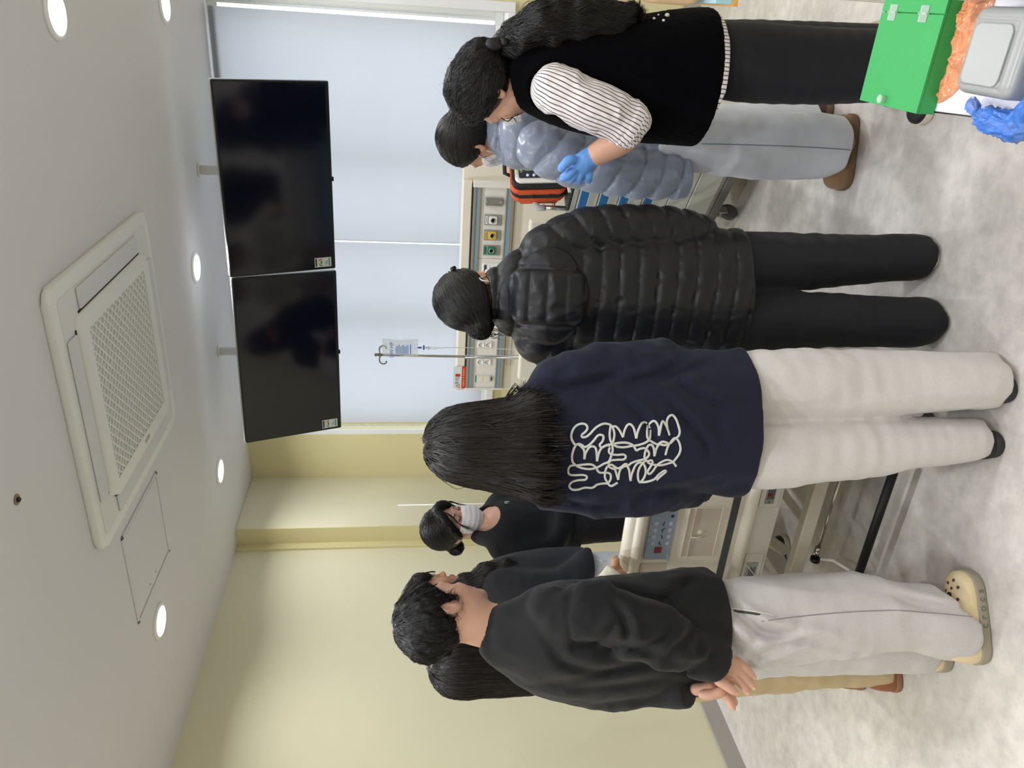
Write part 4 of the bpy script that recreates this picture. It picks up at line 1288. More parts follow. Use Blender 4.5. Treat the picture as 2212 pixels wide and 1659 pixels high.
# ======================================================= woman in the navy top
def navy_woman():
    p = person((-.95, 1.72), 'woman seen from behind in navy lettered top and grey joggers, long straight black hair')
    torso = [(-.030, .02, .66, .196, .150), (-.030, .02, .80, .192, .148), (-.036, .02, .98, .184, .138), (-.048, .02, 1.14, .180, .126),
             (-.060, .02, 1.245, .165, .106), (-.070, .02, 1.315, .120, .085), (-.078, .02, 1.375, .066, .066)]
    aR = [(.060, .015, 1.262, .072), (.104, .005, 1.15, .070), (.120, .0, 1.02, .066), (.122, .06, .945, .060), (.112, .20, .87, .050)]
    aL = [(-.190, .015, 1.262, .072), (-.204, .005, 1.15, .070), (-.207, .0, 1.02, .066), (-.206, .05, .94, .060), (-.215, .17, .80, .050)]
    fn, lo, hi = top_fn(torso, [aR, aL], (1, 0, 0), hem=.752, cuffs=[1, 1], fold=[(.010, (9, 9, 3.2), .6), (.006, (8, 8, 10), .7), (.0025, (24, 24, 16), .6)], seed=3, sfold=[(.012, (9, 9, 14), .7), (.004, (22, 22, 24), .6)], k=.018)
    FD = [[(.053, 1.268), (.076, 1.17), (.086, 1.11)], [(.060, 1.119), (.091, 1.019), (.132, .922)], [(.047, 1.093), (.087, .975), (.124, .868)],
          [(.040, 1.019), (-.019, .958), (-.078, .906), (-.121, .889)], [(.079, .966), (.041, .931), (-.002, .843)], [(-.234, 1.236), (-.222, 1.151), (-.204, 1.021), (-.201, .912)],
          [(-.213, 1.269), (-.242, 1.172), (-.21, .978)], [(.040, 1.128), (-.018, 1.063), (-.077, 1.029)]]
    fn0 = fn
    fn = lambda P: fn0(P)+creases(P, FD, .010, .011)
    M_navy = mat('navy_cotton', (11, 15, 40), .88, sheen=.05, var=.08, vscale=14, bump=.06, bscale=500)
    top = soft('long_sleeved_top', fn, lo, hi, .006, M_navy, p)
    # joggers
    LR = [(.052, .03, .80, .082, .10), (.064, .02, .68, .100, .112), (.072, .015, .42, .092, .100), (.078, .005, .20, .080, .090), (.080, -.005, .02, .076, .092)]
    LL = [(-.108, .03, .80, .080, .10), (-.116, .025, .68, .094, .112), (-.106, .03, .42, .082, .098), (-.092, .035, .20, .066, .085), (-.084, .04, .03, .058, .080)]
    M_jog = mat('light_grey_jersey', (212, 209, 207), .85, sheen=.1, var=.07, vscale=130, bump=.15, bscale=260)
    f2, lo2, hi2 = legs_fn(LL, LR, k=.020, waist=.82, hemL=.028, hemR=.020, fold=[(.009, (14, 14, 2.6), .6), (.005, (9, 9, 11), .7)], seed=12)
    soft('joggers', f2, lo2, hi2, .0065, M_jog, p)
    shoe(p, (.055, -.085), -3, M_shoe_blk, M_sole_dk, .25, .085, .075)
    shoe(p, (-.094, -.035), 4, M_shoe_blk, M_sole_dk, .25, .085, .075)
    hd = Head((-.088, .035, 1.455), 8, -6, 0, .98)
    neck = [(-.086, .02, 1.40, .050), (-.078, .02, 1.33, .056)]
    body_mesh(p, M_skin, [head_piece(hd, neck, .005)], [inner([torso[1:], aR, aL, LL[1:], LR[1:]])], hd)
    # hair
    H1 = spl([(-.088, .020, 1.500, .090, .108), (-.089, .012, 1.43, .106, .112), (-.090, -.020, 1.355, .122, .094), (-.088, -.055, 1.325, .138, .056), (-.086, -.066, 1.298, .144, .036)], 4)
    crown = (-.088, .03, 1.60)
    def hf(P):
        d = smin(hd.cap(P, .022, nape=False), chain(P, H1), .03)
        q = hd.loc(P)
        d = smax(d, -ellip(P, (-.088, .155, 1.42), (.075, .09, .11)), .02)
        # soft parting groove and lock grooves
        part = np.exp(-((q[:, 0]+.004)/.006)**2)*np.clip(q[:, 2]/.1, 0, 1)
        d = d+.005*part
        d = d-.0035*vnoise(P*A_((75, 75, 5)), 4)-.0025*vnoise(P*A_((160, 160, 9)), 9)
        d = smax(d, (1.312+.026*vnoise(P*A_((34, 34, 0))+2, 8)+.35*np.clip(P[:, 0]+.03, 0, 1))-P[:, 2], .012)
        return d
    lo3, hi3 = A_((-.29, -.19, 1.20)), A_((.11, .18, 1.64))
    ex = []
    rg = np.random.RandomState(5)
    for i in range(26):      # locks fallen over the shoulder, fly-aways
        x0 = -.02+.05*rg.rand(); y0 = -.05+.07*rg.rand()
        ex.append(wisp([(x0, y0, 1.40), (x0+.03+.015*rg.rand(), y0, 1.37), (.035+.02*rg.rand(), y0-.005, 1.35+.01*rg.rand()), (.06+.02*rg.rand(), y0, 1.352+.012*rg.randn())], .0016, .0004))
    for i in range(130):
        x0 = -.20+.22*rg.rand(); y0 = -.11+.02*rg.rand()
        ex.append(wisp([(x0*1.0, y0, 1.335), (x0*1.02-.004, y0-.008, 1.305), (x0*1.03+.006*rg.randn(), y0-.006, 1.272+.010*rg.randn())], .0018, .0004))
    hair_obj(p, M_hairb, hf, lo3, hi3, down_flow(crown), 5200, .16, .0012, .005, extra=ex, steps=9, lift=.0035, seed=11, tip=.3, zfree=1.325, zmin=lambda P: 1.262+.35*np.clip(P[:, 0]+.03, 0, 1))
    # looped lettering, laid on the back
    strokes = [
        [(245,480),(270,465),(305,430),(320,390),(300,350),(250,338),(190,360),(145,410),(120,480),(125,540),(150,590),(175,615)],
        [(245,480),(255,512),(300,508),(350,470),(420,390),(490,345),(550,335),(610,355),(640,400),(655,470),(645,540),(625,600)],
        [(175,615),(210,600),(250,612),(290,640),(340,615),(400,550),(440,495),(480,480),(515,500),(505,560),(470,610),(500,645),(560,612),(620,605)],
        [(175,620),(150,680),(138,760),(150,835),(190,880)],
        [(200,600),(250,640),(285,690),(295,800)], [(295,800),(305,720),(340,650),(380,630),(420,650),(440,720),(455,825)], [(455,825),(465,730),(490,660),(540,620),(600,618)],
        [(610,360),(595,450),(600,540),(625,600),(638,680),(625,760),(600,830),(540,860),(470,905),(380,930),(280,920),(200,890)],
        [(620,380),(670,370),(720,420),(765,510)], [(765,510),(785,420),(820,350),(860,345),(900,400),(930,525)], [(930,525),(950,420),(990,340),(1040,315),(1085,340),(1068,420),(1065,500),(1090,545)],
        [(1085,340),(1115,400),(1110,480),(1090,540),(1040,580),(960,610),(880,622),(780,640),(690,632),(640,600)],
        [(640,600),(700,585),(800,580),(870,600),(910,635),(940,680),(980,660),(1040,650),(1080,680),(1105,720),(1095,760),(1060,795)],
        [(1095,350),(1130,300),(1165,310),(1200,380),(1215,485)], [(1215,485),(1225,380),(1250,300),(1285,330),(1320,400),(1350,480)],
        [(1320,390),(1310,300),(1340,235),(1390,220),(1430,270),(1460,350),(1480,430),(1470,490),(1420,530),(1370,580),(1300,610),(1240,600),(1200,600),(1140,572),(1090,540)],
        [(1210,600),(1260,565),(1310,575),(1350,590),(1400,530),(1440,520),(1480,570),(1500,650),(1490,720),(1460,780),(1425,830),(1360,855),(1280,875),(1200,872),(1140,860),(1090,830)],
        [(1065,650),(1090,610),(1130,610),(1160,660),(1175,755)], [(1175,755),(1190,660),(1215,610)], [(1350,590),(1330,650),(1315,740)],
        [(1065,650),(1050,720),(1055,790),(1090,820),(1140,810),(1160,840),(1140,900),(1115,960),(1140,995),(1180,960),(1220,880),(1280,830),(1350,805),(1420,830),(1475,890)],
        [(600,640),(590,690),(620,730),(700,740),(780,735),(815,765),(790,800),(700,805),(630,815),(590,860)],
        [(590,890),(640,870),(690,900),(730,920),(770,900),(820,860),(860,880),(890,850),(960,820),(1040,800)],
        [(200,880),(130,890),(105,940),(120,1000),(180,1015),(290,1010),(345,1030),(330,1072),(240,1082),(160,1110),(130,1160),(160,1200),(230,1205),(330,1180),(420,1180),(480,1140),(560,1125),(620,1120),(655,1070),(650,1010),(610,980),(500,975),(450,910),(390,870),(300,870),(200,885)],
        [(590,890),(575,960),(580,1040),(610,1100),(655,1155),(745,1115)],
        [(600,890),(650,920),(690,930),(720,990),(755,1075)], [(755,1075),(757,960),(780,910),(840,890),(880,960),(910,1090)],
        [(910,1090),(920,980),(950,880),(1000,840),(1050,860),(1085,930),(1090,1010),(1060,1080),(1020,1100),(1000,1030),(995,950),(1020,880),(1060,820)],
        [(1010,1105),(1110,1100),(1210,1065),(1270,1000),(1330,950),(1355,965),(1300,1020),(1235,1080)]]
    parts = []
    Ns = [spl([(a, b, 0, 0, 0) for a, b in st], 5) for st in strokes]
    N = np.concatenate(Ns)
    rx, ry = 1220+N[:, 0]/5.925, 860+N[:, 1]/5.925          # across / along the print
    PT = on_surface(fn, 1.021459-.000011*rx-.001134*ry, 2.689295-.001173*rx+.000009*ry, -.20, .0, 40)
    PG = grad(fn, PT)
    cut = np.cumsum([len(q) for q in Ns])[:-1]
    for pts, g in zip(np.split(PT, cut), np.split(PG, cut)):
        T = np.gradient(pts, axis=0); T /= np.linalg.norm(T, axis=1)[:, None]+1e-9
        B = np.cross(T, g); B /= np.linalg.norm(B, axis=1)[:, None]+1e-9
        w = .0031
        sec = [pts+B*w-g*.001, pts+B*w*.8+g*.0014, pts-B*w*.8+g*.0014, pts-B*w-g*.001]
        V = np.stack(sec, 1).reshape(-1, 3); m = len(pts)
        F = [[j*4+e, j*4+e+1, (j+1)*4+e+1, (j+1)*4+e] for j in range(m-1) for e in range(3)]
        F += [[0, 1, 2, 3], [(m-1)*4+3, (m-1)*4+2, (m-1)*4+1, (m-1)*4]]
        parts.append((V, A_(F)))
    V, F = join_vf(parts)
    mesh_obj('lettering', V, F, mat('raised_white_print', (206, 206, 200), .6), top)
    return p
navy_woman()

# ======================================================= woman in the black puffer
def baffle(x, L, seed, P, p=.5, wob=.006):
    return np.abs(np.sin(PI*(x+wob*vnoise(P*A_((7, 7, 7)), seed))/L))**p

def black_puffer_woman():
    p = person((-.72, 2.17), 'woman in hooded black quilted jacket and black trousers, hair pinned in a low bun')
    torso = [(-.060, .02, .58, .188, .140), (-.058, .02, .70, .186, .142), (-.064, .02, .88, .176, .135), (-.070, .02, 1.05, .172, .128),
             (-.074, .02, 1.19, .168, .112), (-.078, .02, 1.28, .138, .092), (-.080, .02, 1.36, .078, .074)]
    aR = [(.050, .01, 1.235, .072), (.108, .0, 1.12, .068), (.126, .0, .98, .064), (.128, .01, .86, .060), (.122, .03, .752, .050)]
    aL = [(-.200, .01, 1.245, .072), (-.250, .05, 1.14, .068), (-.285, .12, 1.04, .064), (-.24, .24, .98, .058), (-.18, .34, .95, .05)]
    T, R_, L_ = spl(torso), spl(tri5(aR)), spl(tri5(aL))
    def fn(P):
        wr = folds(P, (34, 34, 30), 31, .7)
        z = P[:, 2]+.012*np.sin(P[:, 0]*9)
        seam = 1-baffle(z, .0575, 2, P)
        d = chain(P, T, (1, 0, 0))-.011*(1-seam)-.0052*wr*(.35+seam)
        for S, sd in ((R_, 3), (L_, 4)):
            e, s, u, w = chain(P, S, full=True)
            sm = 1-baffle(s+.25*u, .062, sd, P)
            e = e-.010*(1-sm)-.0052*wr*(.35+sm)
            d = smin(d, e, .007)
        d = smax(d, .628-P[:, 2], .012)
        d = smax(d, -ellip(P, (-.08, .02, 1.40), (.062, .066, .09)), .01)
        col = chain(P, spl([(-.08, .022, 1.30, .088, .086), (-.08, .026, 1.372, .078, .082)]))
        col = smax(col, P[:, 2]-1.342-.16*(P[:, 1]), .01); col = smax(col, -ellip(P, (-.08, .03, 1.40), (.060, .066, .12)), .01)
        d = smin(d, col-.004*baffle(P[:, 2], .05, 3, P), .015)
        return d
    lo, hi = bounds(torso, tri5(aR), tri5(aL))
    M_blk = mat('black_down_nylon', (21, 22, 27), .44, spec=.42, bump=.06, bscale=120)
    jk = soft('quilted_jacket', fn, lo, hi, .0052, M_blk, p)
    def hood(P):
        q = P-A_((-.075, -.090, 1.244))
        q = np.stack([q[:, 0], q[:, 1]*.95-q[:, 2]*.25, q[:, 2]*.97+q[:, 1]*.25], 1)
        d = ellip(q, (0, 0, -.005), (.142, .058, .106))
        d = smin(d, ellip(q, (0, .02, .062), (.118, .066, .052)), .02)
        inner_ = np.abs(q[:, 0])-.080
        seam_v = np.exp(-(inner_/.007)**2)
        ring = 1-baffle(q[:, 2]+.25*q[:, 0]**2*10*0+.004, .052, 6, P)
        d = d-.007*(1-ring)*np.clip(-inner_/.02, -.2, 1)+.007*seam_v-.003*folds(P, (30, 30, 26), 8, .7)
        d = smax(d, -ellip(P, (-.08, .03, 1.42), (.066, .072, .10)), .012)
        return d
    soft('hood', hood, (-.27, -.22, 1.12), (.12, .06, 1.42), .0048, M_blk, jk)
    LR = [(.030, .03, .70, .098, .12), (.038, .03, .58, .096, .110), (.052, .04, .30, .080, .088), (.066, .03, .10, .070, .088), (.072, .03, .012, .066, .105)]
    LL = [(-.140, .02, .70, .098, .12), (-.138, .0, .58, .094, .110), (-.136, -.02, .30, .080, .088), (-.136, -.04, .10, .072, .088), (-.130, -.035, .012, .070, .108)]
    M_bt = mat('black_trouser_twill', (16, 18, 26), .8, sheen=.03, bump=.05, bscale=500)
    f2, lo2, hi2 = legs_fn(LL, LR, k=.02, waist=.74, hemL=.010, hemR=.014, fold=[(.008, (12, 12, 3), .6), (.004, (9, 9, 12), .7)], seed=22)
    soft('trousers', f2, lo2, hi2, .0068, M_bt, p)
    shoe(p, (.066, -.06), 2, M_shoe_blk, M_sole_wh, .245, .085, .07, .028)
    shoe(p, (-.122, -.125), -2, M_shoe_blk, M_sole_wh, .245, .085, .07, .028)
    hd = Head((-.088, .03, 1.432), -34, -4, 4, .95)
    neck = [(-.085, .02, 1.37, .047), (-.080, .02, 1.27, .055)]
    hand = tri5([(.122, .032, .76, .026), (.118, .045, .725, .022), (.112, .06, .700, .012)])
    fing = [tri5([(.118+.012*i, .045, .722, .009), (.113+.012*i, .058, .692, .008), (.108+.010*i, .070, .676, .007)]) for i in (-1, 0, 1)]
    hf_ = lambda P: np.minimum.reduce([chain(P, hand)]+[chain(P, f) for f in fing])
    body_mesh(p, M_skin2, [head_piece(hd, neck), (hf_, A_((.06, 0, .65)), A_((.16, .11, .80)), .004)], [inner([torso[1:], aR, aL, LL[1:], LR[1:]], .66)], hd)
    bun = hd.w((-.030, -.112, -.012))
    def hf(P):
        d = hd.cap(P, .015, fore=.080, low=-.040)
        b = ellip(P, bun, (.036, .032, .034))
        b = b-.006*vnoise(P*A_((55, 55, 55)), 3)-.004*np.sin(50*(P[:, 2]+P[:, 0]))
        d = smin(d, b, .012)
        d = d-.002*vnoise(hd.loc(P)*A_((90, 30, 30)), 4)
        return d
    ex = []
    rg = np.random.RandomState(3)
    for i in range(12):
        a = 3.6+1.6*rg.rand(); c = bun+.026*A_((math.cos(a), -.2, math.sin(a)))
        ex.append(wisp([c, c+A_((-.006, -.008, -.014))+.004*rg.randn(3), c+A_((-.008, -.008, -.034))+.007*rg.randn(3)], .0016, .0005))
    hair_obj(p, M_hair, hf, hd.pos-.19, hd.pos+.19, toward(bun), 3000, .10, .0016, .0045, extra=ex, seed=12, lift=.0025)
    # hair claw and mask loop
    MB().tube([hd.w((.062, .035, .088)), hd.w((.070, .045, .094)), hd.w((.078, .036, .088))], .007, 8).build('hair_clip', M_black, p)
    def mk(P):
        q = hd.loc(P)
        d = np.abs(hd.skin(P))-.003
        d = smax(d, -(q[:, 1]-.035), .004); d = smax(d, q[:, 2]+.010, .004); d = smax(d, -(q[:, 2]+.125), .004)
        return d
    mm = soft('face_mask', mk, hd.pos-.15, hd.pos+.15, .004, M_mask, p)
    MB().tube([hd.w((.066, .035, -.025)), hd.w((.078, .01, -.004)), hd.w((.086, -.016, .012)), hd.w((.088, -.028, .002)), hd.w((.080, -.018, -.026)), hd.w((.066, .02, -.058)), hd.w((.058, .04, -.070))], .0022, 6).build('ear_loop', M_white, mm)
    return p
black_puffer_woman()

# ======================================================= woman in the grey puffer
def grey_puffer_woman():
    p = person((-.409, 2.862), 'woman in shiny grey-blue down jacket, pale jeans and tan suede boots')
    side = (0, 1, 0)
    torso = [(-.010, .05, .60, .17, .150), (-.012, .05, .72, .168, .150), (-.016, .05, .90, .16, .138), (-.020, .05, 1.06, .155, .130), (-.026, .04, 1.18, .150, .116), (-.030, .02, 1.255, .125, .10), (-.034, .02, 1.30, .08, .08)]
    aN = [(-.060, -.105, 1.190, .078), (-.104, -.125, 1.08, .076), (-.130, -.13, .95, .074), (-.144, -.125, .82, .072), (-.150, -.115, .66, .062)]
    aF = [(-.050, .16, 1.190, .074), (-.05, .19, 1.06, .072), (-.05, .20, .93, .070), (-.06, .19, .80, .064), (-.07, .17, .70, .055)]
    T, N_, F_ = spl(torso), spl(tri5(aN)), spl(tri5(aF))
    def fn(P):
        wr = folds(P, (30, 30, 26), 41, .75)
        seam = 1-baffle(P[:, 2]+.02, .075, 2, P)
        d = chain(P, T, side)-.012*(1-seam)-.0055*wr*(.45+seam)
        for S, sd in ((N_, 5), (F_, 6)):
            e, s, u, w = chain(P, S, full=True)
            sm = 1-baffle(s-.30*u+.03, .078, sd, P)
            e = e-.015*(1-sm)-.0060*wr*(.45+sm)
            d = smin(d, e, .018)
        d = smax(d, .640-P[:, 2], .012)
        d = smax(d, -ellip(P, (-.04, .02, 1.36), (.060, .060, .10)), .01)
        return d
    lo, hi = bounds(torso, tri5(aN), tri5(aF))
    M_gp = mat('grey_blue_down_nylon', (140, 149, 168), .30, spec=.6, var=.04, bump=.12, bscale=90)
    jk = soft('down_jacket', fn, lo, hi, .0056, M_gp, p)
    def hood(P):
        d = chain(P, spl([(-.105, -.03, 1.255, .045, .05), (-.060, -.085, 1.265, .055, .050), (.020, -.085, 1.255, .065, .055), (.075, -.01, 1.235, .060, .085), (.06, .09, 1.25, .05, .05)]), (0, 0, 1))
        d = d-.006*folds(P, (16, 16, 20), 9, .7)
        return smax(d, -ellip(P, (-.035, .01, 1.37), (.060, .066, .11)), .015)
    soft('hood', hood, (-.2, -.19, 1.14), (.19, .19, 1.36), .0055, M_gp, jk)
    LN = [(-.020, -.04, .72, .105, .11), (-.022, -.06, .58, .106, .105), (-.028, -.075, .36, .116, .100), (-.024, -.08, .16, .116, .095), (-.010, -.075, .055, .098, .09)]
    LF = [(-.010, .10, .72, .110, .12), (.0, .11, .58, .10, .11), (.02, .13, .36, .10, .095), (.04, .14, .16, .10, .09), (.05, .14, .04, .095, .09)]
    M_je = mat('pale_blue_denim', (214, 219, 230), .85, var=.18, vscale=9, bump=.12, bscale=320)
    f2, lo2, hi2 = legs_fn(LN, LF, k=.015, waist=.76, hemL=.055, hemR=.06, fold=[(.010, (9, 9, 3), .6), (.005, (8, 8, 10), .7)], seed=32)
    jn = soft('jeans', f2, lo2, hi2, .007, M_je, p)
    zs = np.linspace(.06, .62, 26)
    sp_ = on_surface(f2, -.028+.004*np.sin(zs*6), zs, -.35, .1)
    MB().tube([tuple(v) for v in sp_], .0018, 5).build('side_seam', mat('denim_seam', (120, 128, 146), .8), jn)
    M_sued = mat('tan_suede', (140, 108, 78), .9, sheen=.3, var=.15, vscale=30, bump=.15, bscale=200)
    M_crepe = mat('tan_crepe_sole', (122, 98, 76), .85)
    shoe(p, (.098, -.055), 94, M_sued, M_crepe, .275, .108, .13, .030)
    shoe(p, (.16, .14), 88, mat('dark_brown_suede', (84, 66, 62), .9, sheen=.3), M_crepe, .265, .10, .10, .03)
    hd = Head((-.055, .01, 1.402), 58, -20, 0, .98)
    neck = [(-.038, .01, 1.36, .048), (-.022, .015, 1.25, .056)]
    tipf = [tri5([(-.150-.010*i, -.118, .655, .010), (-.156-.010*i, -.120, .632, .008)]) for i in (-1, 0, 1, 2)]
    ft = lambda P: np.minimum.reduce([chain(P, f) for f in tipf])
    body_mesh(p, M_skin2, [head_piece(hd, neck), (ft, A_((-.21, -.15, .60)), A_((-.11, -.085, .69)), .004)], [inner([torso[1:], aN, aF, LN[1:], LF[1:]], .66)], hd)
    knot = hd.w((0, -.118, .035))
    def hf(P):
        d = hd.cap(P, .014, fore=.080)
        t = chain(P, tri5([tuple(knot)+(.024,), tuple(hd.w((0, -.15, .01)))+(.030,), tuple(hd.w((.0, -.155, -.06)))+(.022,), tuple(hd.w((0, -.14, -.12)))+(.012,)]))
        t = smax(t, -(P[:, 2]-1.325), .02)
        d = smin(d, t, .010)
        return d-.002*vnoise(hd.loc(P)*A_((90, 30, 30)), 4)
    rg = np.random.RandomState(8); ex = []
    for i in range(14):
        c = hd.w((.06*(1 if i % 2 else -1), .03, -.01)); ex.append(wisp([c, c+A_((-.01, 0, -.03))+.006*rg.randn(3), c+A_((-.02, .0, -.055))+.01*rg.randn(3)], .0007, .0003))
    hair_obj(p, M_hairb, hf, hd.pos-.21, hd.pos+.21, toward(knot), 2600, .10, .0016, .0048, extra=ex, seed=14, lift=.0025)
    MB().tube([tuple(knot+.026*A_((math.cos(t)*.3, math.sin(t)*.9, math.cos(t)))) for t in np.linspace(0, 6.28, 14)], .006, 7).build('hair_tie', M_black, p)
    def mk(P):
        q = hd.loc(P)
        d = np.abs(smin(hd.skin(P), ellip(q, (0, .09, -.045), (.035, .03, .05)), .02))-.003
        d = smax(d, -(q[:, 1]-.040), .004); d = smax(d, q[:, 2]+.004, .004); return smax(d, -(q[:, 2]+.115), .004)
    mm = soft('face_mask', mk, hd.pos-.15, hd.pos+.15, .004, M_mask, p)
    for sx in (-1, 1):
        MB().tube([hd.w((sx*.060, .045, -.018)), hd.w((sx*.073, .02, -.002)), hd.w((sx*.078, -.01, .01))], .0018, 6).build('ear_loop', M_white, mm)
        MB().tube([hd.w((sx*.052, .05, -.085)), hd.w((sx*.068, .02, -.045)), hd.w((sx*.076, -.012, -.012))], .0018, 6).build('ear_loop', M_white, mm)
    return p
grey_puffer_woman()

# ======================================================= woman in the black fleece vest
def striped_material():
    m = bpy.data.materials.new('striped_shirting')
    m.use_nodes = True
    nt = m.node_tree; b = nt.nodes['Principled BSDF']
    at = nt.nodes.new('ShaderNodeAttribute'); at.attribute_name = 'stripe'
    ml = nt.nodes.new('ShaderNodeMath'); ml.operation = 'MULTIPLY'; ml.inputs[1].default_value = 1/.0118
    fr = nt.nodes.new('ShaderNodeMath'); fr.operation = 'FRACT'
    lt = nt.nodes.new('ShaderNodeMath'); lt.operation = 'LESS_THAN'; lt.inputs[1].default_value = .24
    mx = nt.nodes.new('ShaderNodeMix'); mx.data_type = 'RGBA'
    mx.inputs[6].default_value = lin((232, 224, 220)); mx.inputs[7].default_value = lin((72, 70, 96))
    nt.links.new(at.outputs['Fac'], ml.inputs[0]); nt.links.new(ml.outputs[0], fr.inputs[0]); nt.links.new(fr.outputs[0], lt.inputs[0])
    nt.links.new(lt.outputs[0], mx.inputs[0]); nt.links.new(mx.outputs[2], b.inputs['Base Color'])
    b.inputs['Roughness'].default_value = .75
    return m

def vest_woman():
    p = person((-.1222, 2.5004), 'woman in black fleece vest over striped shirt, blue glove, wavy ponytail with black bow')
    side = (0, 1, 0)
    torso = [(-.072, -.02, .60, .185, .208), (-.074, -.02, .72, .183, .208), (-.086, -.02, .90, .172, .190), (-.088, -.015, 1.04, .165, .172), (-.092, -.01, 1.15, .165, .145), (-.100, .0, 1.225, .130, .105), (-.110, .0, 1.275, .075, .072)]
    aN = [(-.120, -.150, 1.195, .072), (-.150, -.185, 1.12, .070), (-.178, -.200, 1.04, .068), (-.205, -.20, .975, .064), (-.222, -.19, .955, .058)]
    aF = [(-.120, .130, 1.195, .07), (-.14, .17, 1.07, .062), (-.15, .18, .97, .055), (-.17, .17, .86, .045), (-.18, .15, .76, .038)]
    T, N_ = spl(torso), spl(tri5(aN))
    def vest(P):
        d = chain(P, T, side)-.006*folds(P, (6, 6, 5), 51)
        d = smin(d, ellip(P, (-.115, -.13, 1.185), (.070, .062, .068)), .05)
        e = chain(P, N_)-.006
        d = smax(d, -(e+.0), .014)                      # arm opening
        d = smax(d, .685-P[:, 2]+.05*np.clip(P[:, 1], -.2, .2), .012)
        d = smax(d, -ellip(P, (-.135, .0, 1.36), (.075, .068, .115)), .012)
        d = d-.0016*vnoise(P*170, 5)
        return d
    lo, hi = bounds(torso)
    M_fl = mat('black_fleece', (6, 6, 9), 1.0, spec=.05, sheen=.02, bump=.4, bscale=300)
    vs_ = soft('fleece_vest', vest, lo-.02, hi+.02, .005, M_fl, p)
    M_pearl = mat('pearl_beads', (222, 220, 206), .2)
    for X, Z, r_ in ((.128, .845, .0075), (.128, .87, .0035), (.116, .888, .005), (.112, .862, .005)):
        pt = on_surface(vest, [X-.02], [Z], -.4, .2)[0]
        MB().ball(tuple(pt), r_, 10).build('pearl', M_pearl, vs_)
    # striped shirt: near sleeve rolled above the elbow, far sleeve, hem below the vest
    M_st = striped_material()
    Fs = spl(tri5(aF[:4]))
    def sleeve(P):
        e, s, u, w = chain(P, N_, (0, 1, 0), full=True)
        e = e-.010*folds(P, (13, 13, 18), 61, .75)-.003*folds(P, (34, 34, 34), 63, .7)-.008*np.exp(-((s-.255)/.022)**2)
        b = N_[-1][:3]; t = N_[-1][:3]-N_[-2][:3]; t = t/np.linalg.norm(t)
        return smax(e, (P-b)@t-.012, .006)
    lo1, hi1 = bounds(tri5(aN))
    V1, F1 = nets(sleeve, lo1, hi1, .0045)
    _, s1, u1, w1 = chain(V1, N_, (0, -1, 0), full=True)
    def shirt_tail(P):
        d = chain(P, T, side)+.004+.02*np.clip(.60-P[:, 2], 0, 1)
        d = smax(d, P[:, 2]-.72, .01); return smax(d, (.668+.04*np.clip(P[:, 1], -.2, .2)+.22*np.clip(-P[:, 0]-.10, 0, 1)+.10*np.clip(P[:, 0]-.06, 0, 1))-P[:, 2], .006)
    V2, F2 = nets(shirt_tail, lo, hi, .006)
    ff = lambda P: chain(P, Fs)-.004*folds(P, (16, 16, 22), 62)
    V3, F3 = nets(ff, *bounds(tri5(aF[:4])), .007)
    sh = mesh_obj('shirt_tail', V2, F2, M_st, p, attrs={'stripe': V2[:, 0]*.9+V2[:, 1]*.4})
    mesh_obj('shirt_sleeve', V1, F1, M_st, p, attrs={'stripe': np.arctan2(w1, u1)*.064})
    mesh_obj('shirt_sleeve', V3, F3, M_st, p, attrs={'stripe': V3[:, 1]})
    # trousers
    LN = [(-.010, -.05, .78, .088, .085), (-.012, -.075, .64, .111, .094), (-.008, -.089, .40, .107, .089), (.002, -.094, .18, .103, .089), (.004, -.094, .035, .102, .094)]
    LF = [(-.005, .05, .78, .088, .085), (.002, .075, .64, .103, .094), (.019, .103, .40, .099, .089), (.033, .122, .18, .094, .089), (.038, .122, .035, .094, .094)]
    f2, lo2, hi2 = legs_fn(LN, LF, k=.015, waist=.80, hemL=.03, hemR=.035, fold=[(.006, (10, 10, 2.5), .6)], seed=52)
    legs_ = [soft('trousers', f2, lo2, hi2, .0075, MATS['black_trouser_twill'], p)]
    shoe(p, (.085, -.055), 98, M_shoe_blk, M_sole_wh, .25, .09, .07, .028)
    shoe(p, (.150, .200), 86, mat('beige_shoe', (196, 184, 166), .6), M_sole_wh, .25, .09, .075, .03)
    hd = Head((-.142, .0, 1.372), 76, -18, 0, 1.02)
    neck = [(-.130, .0, 1.33, .050), (-.108, .0, 1.23, .056)]
    elbow = [(-.205, -.20, .975, .046), (-.232, -.195, .958, .045), (-.262, -.19, .985, .042), (-.295, -.18, 1.03, .034), (-.318, -.172, 1.062, .027)]
    ef = lambda P: chain(P, spl(tri5(elbow)))
    body_mesh(p, M_skin, [head_piece(hd, neck), (ef, *bounds(tri5(elbow)), .005)], [inner([torso[1:], aF, LN[1:], LF[1:]], .62)], hd)
    # glove
    y = -.17
    palm = tri5([(-.312, y, 1.052, .030), (-.328, y, 1.080, .030), (-.342, y, 1.098, .027)])
    palm2 = tri5([(-.334, y-.006, 1.108, .019), (-.356, y, 1.082, .020)])
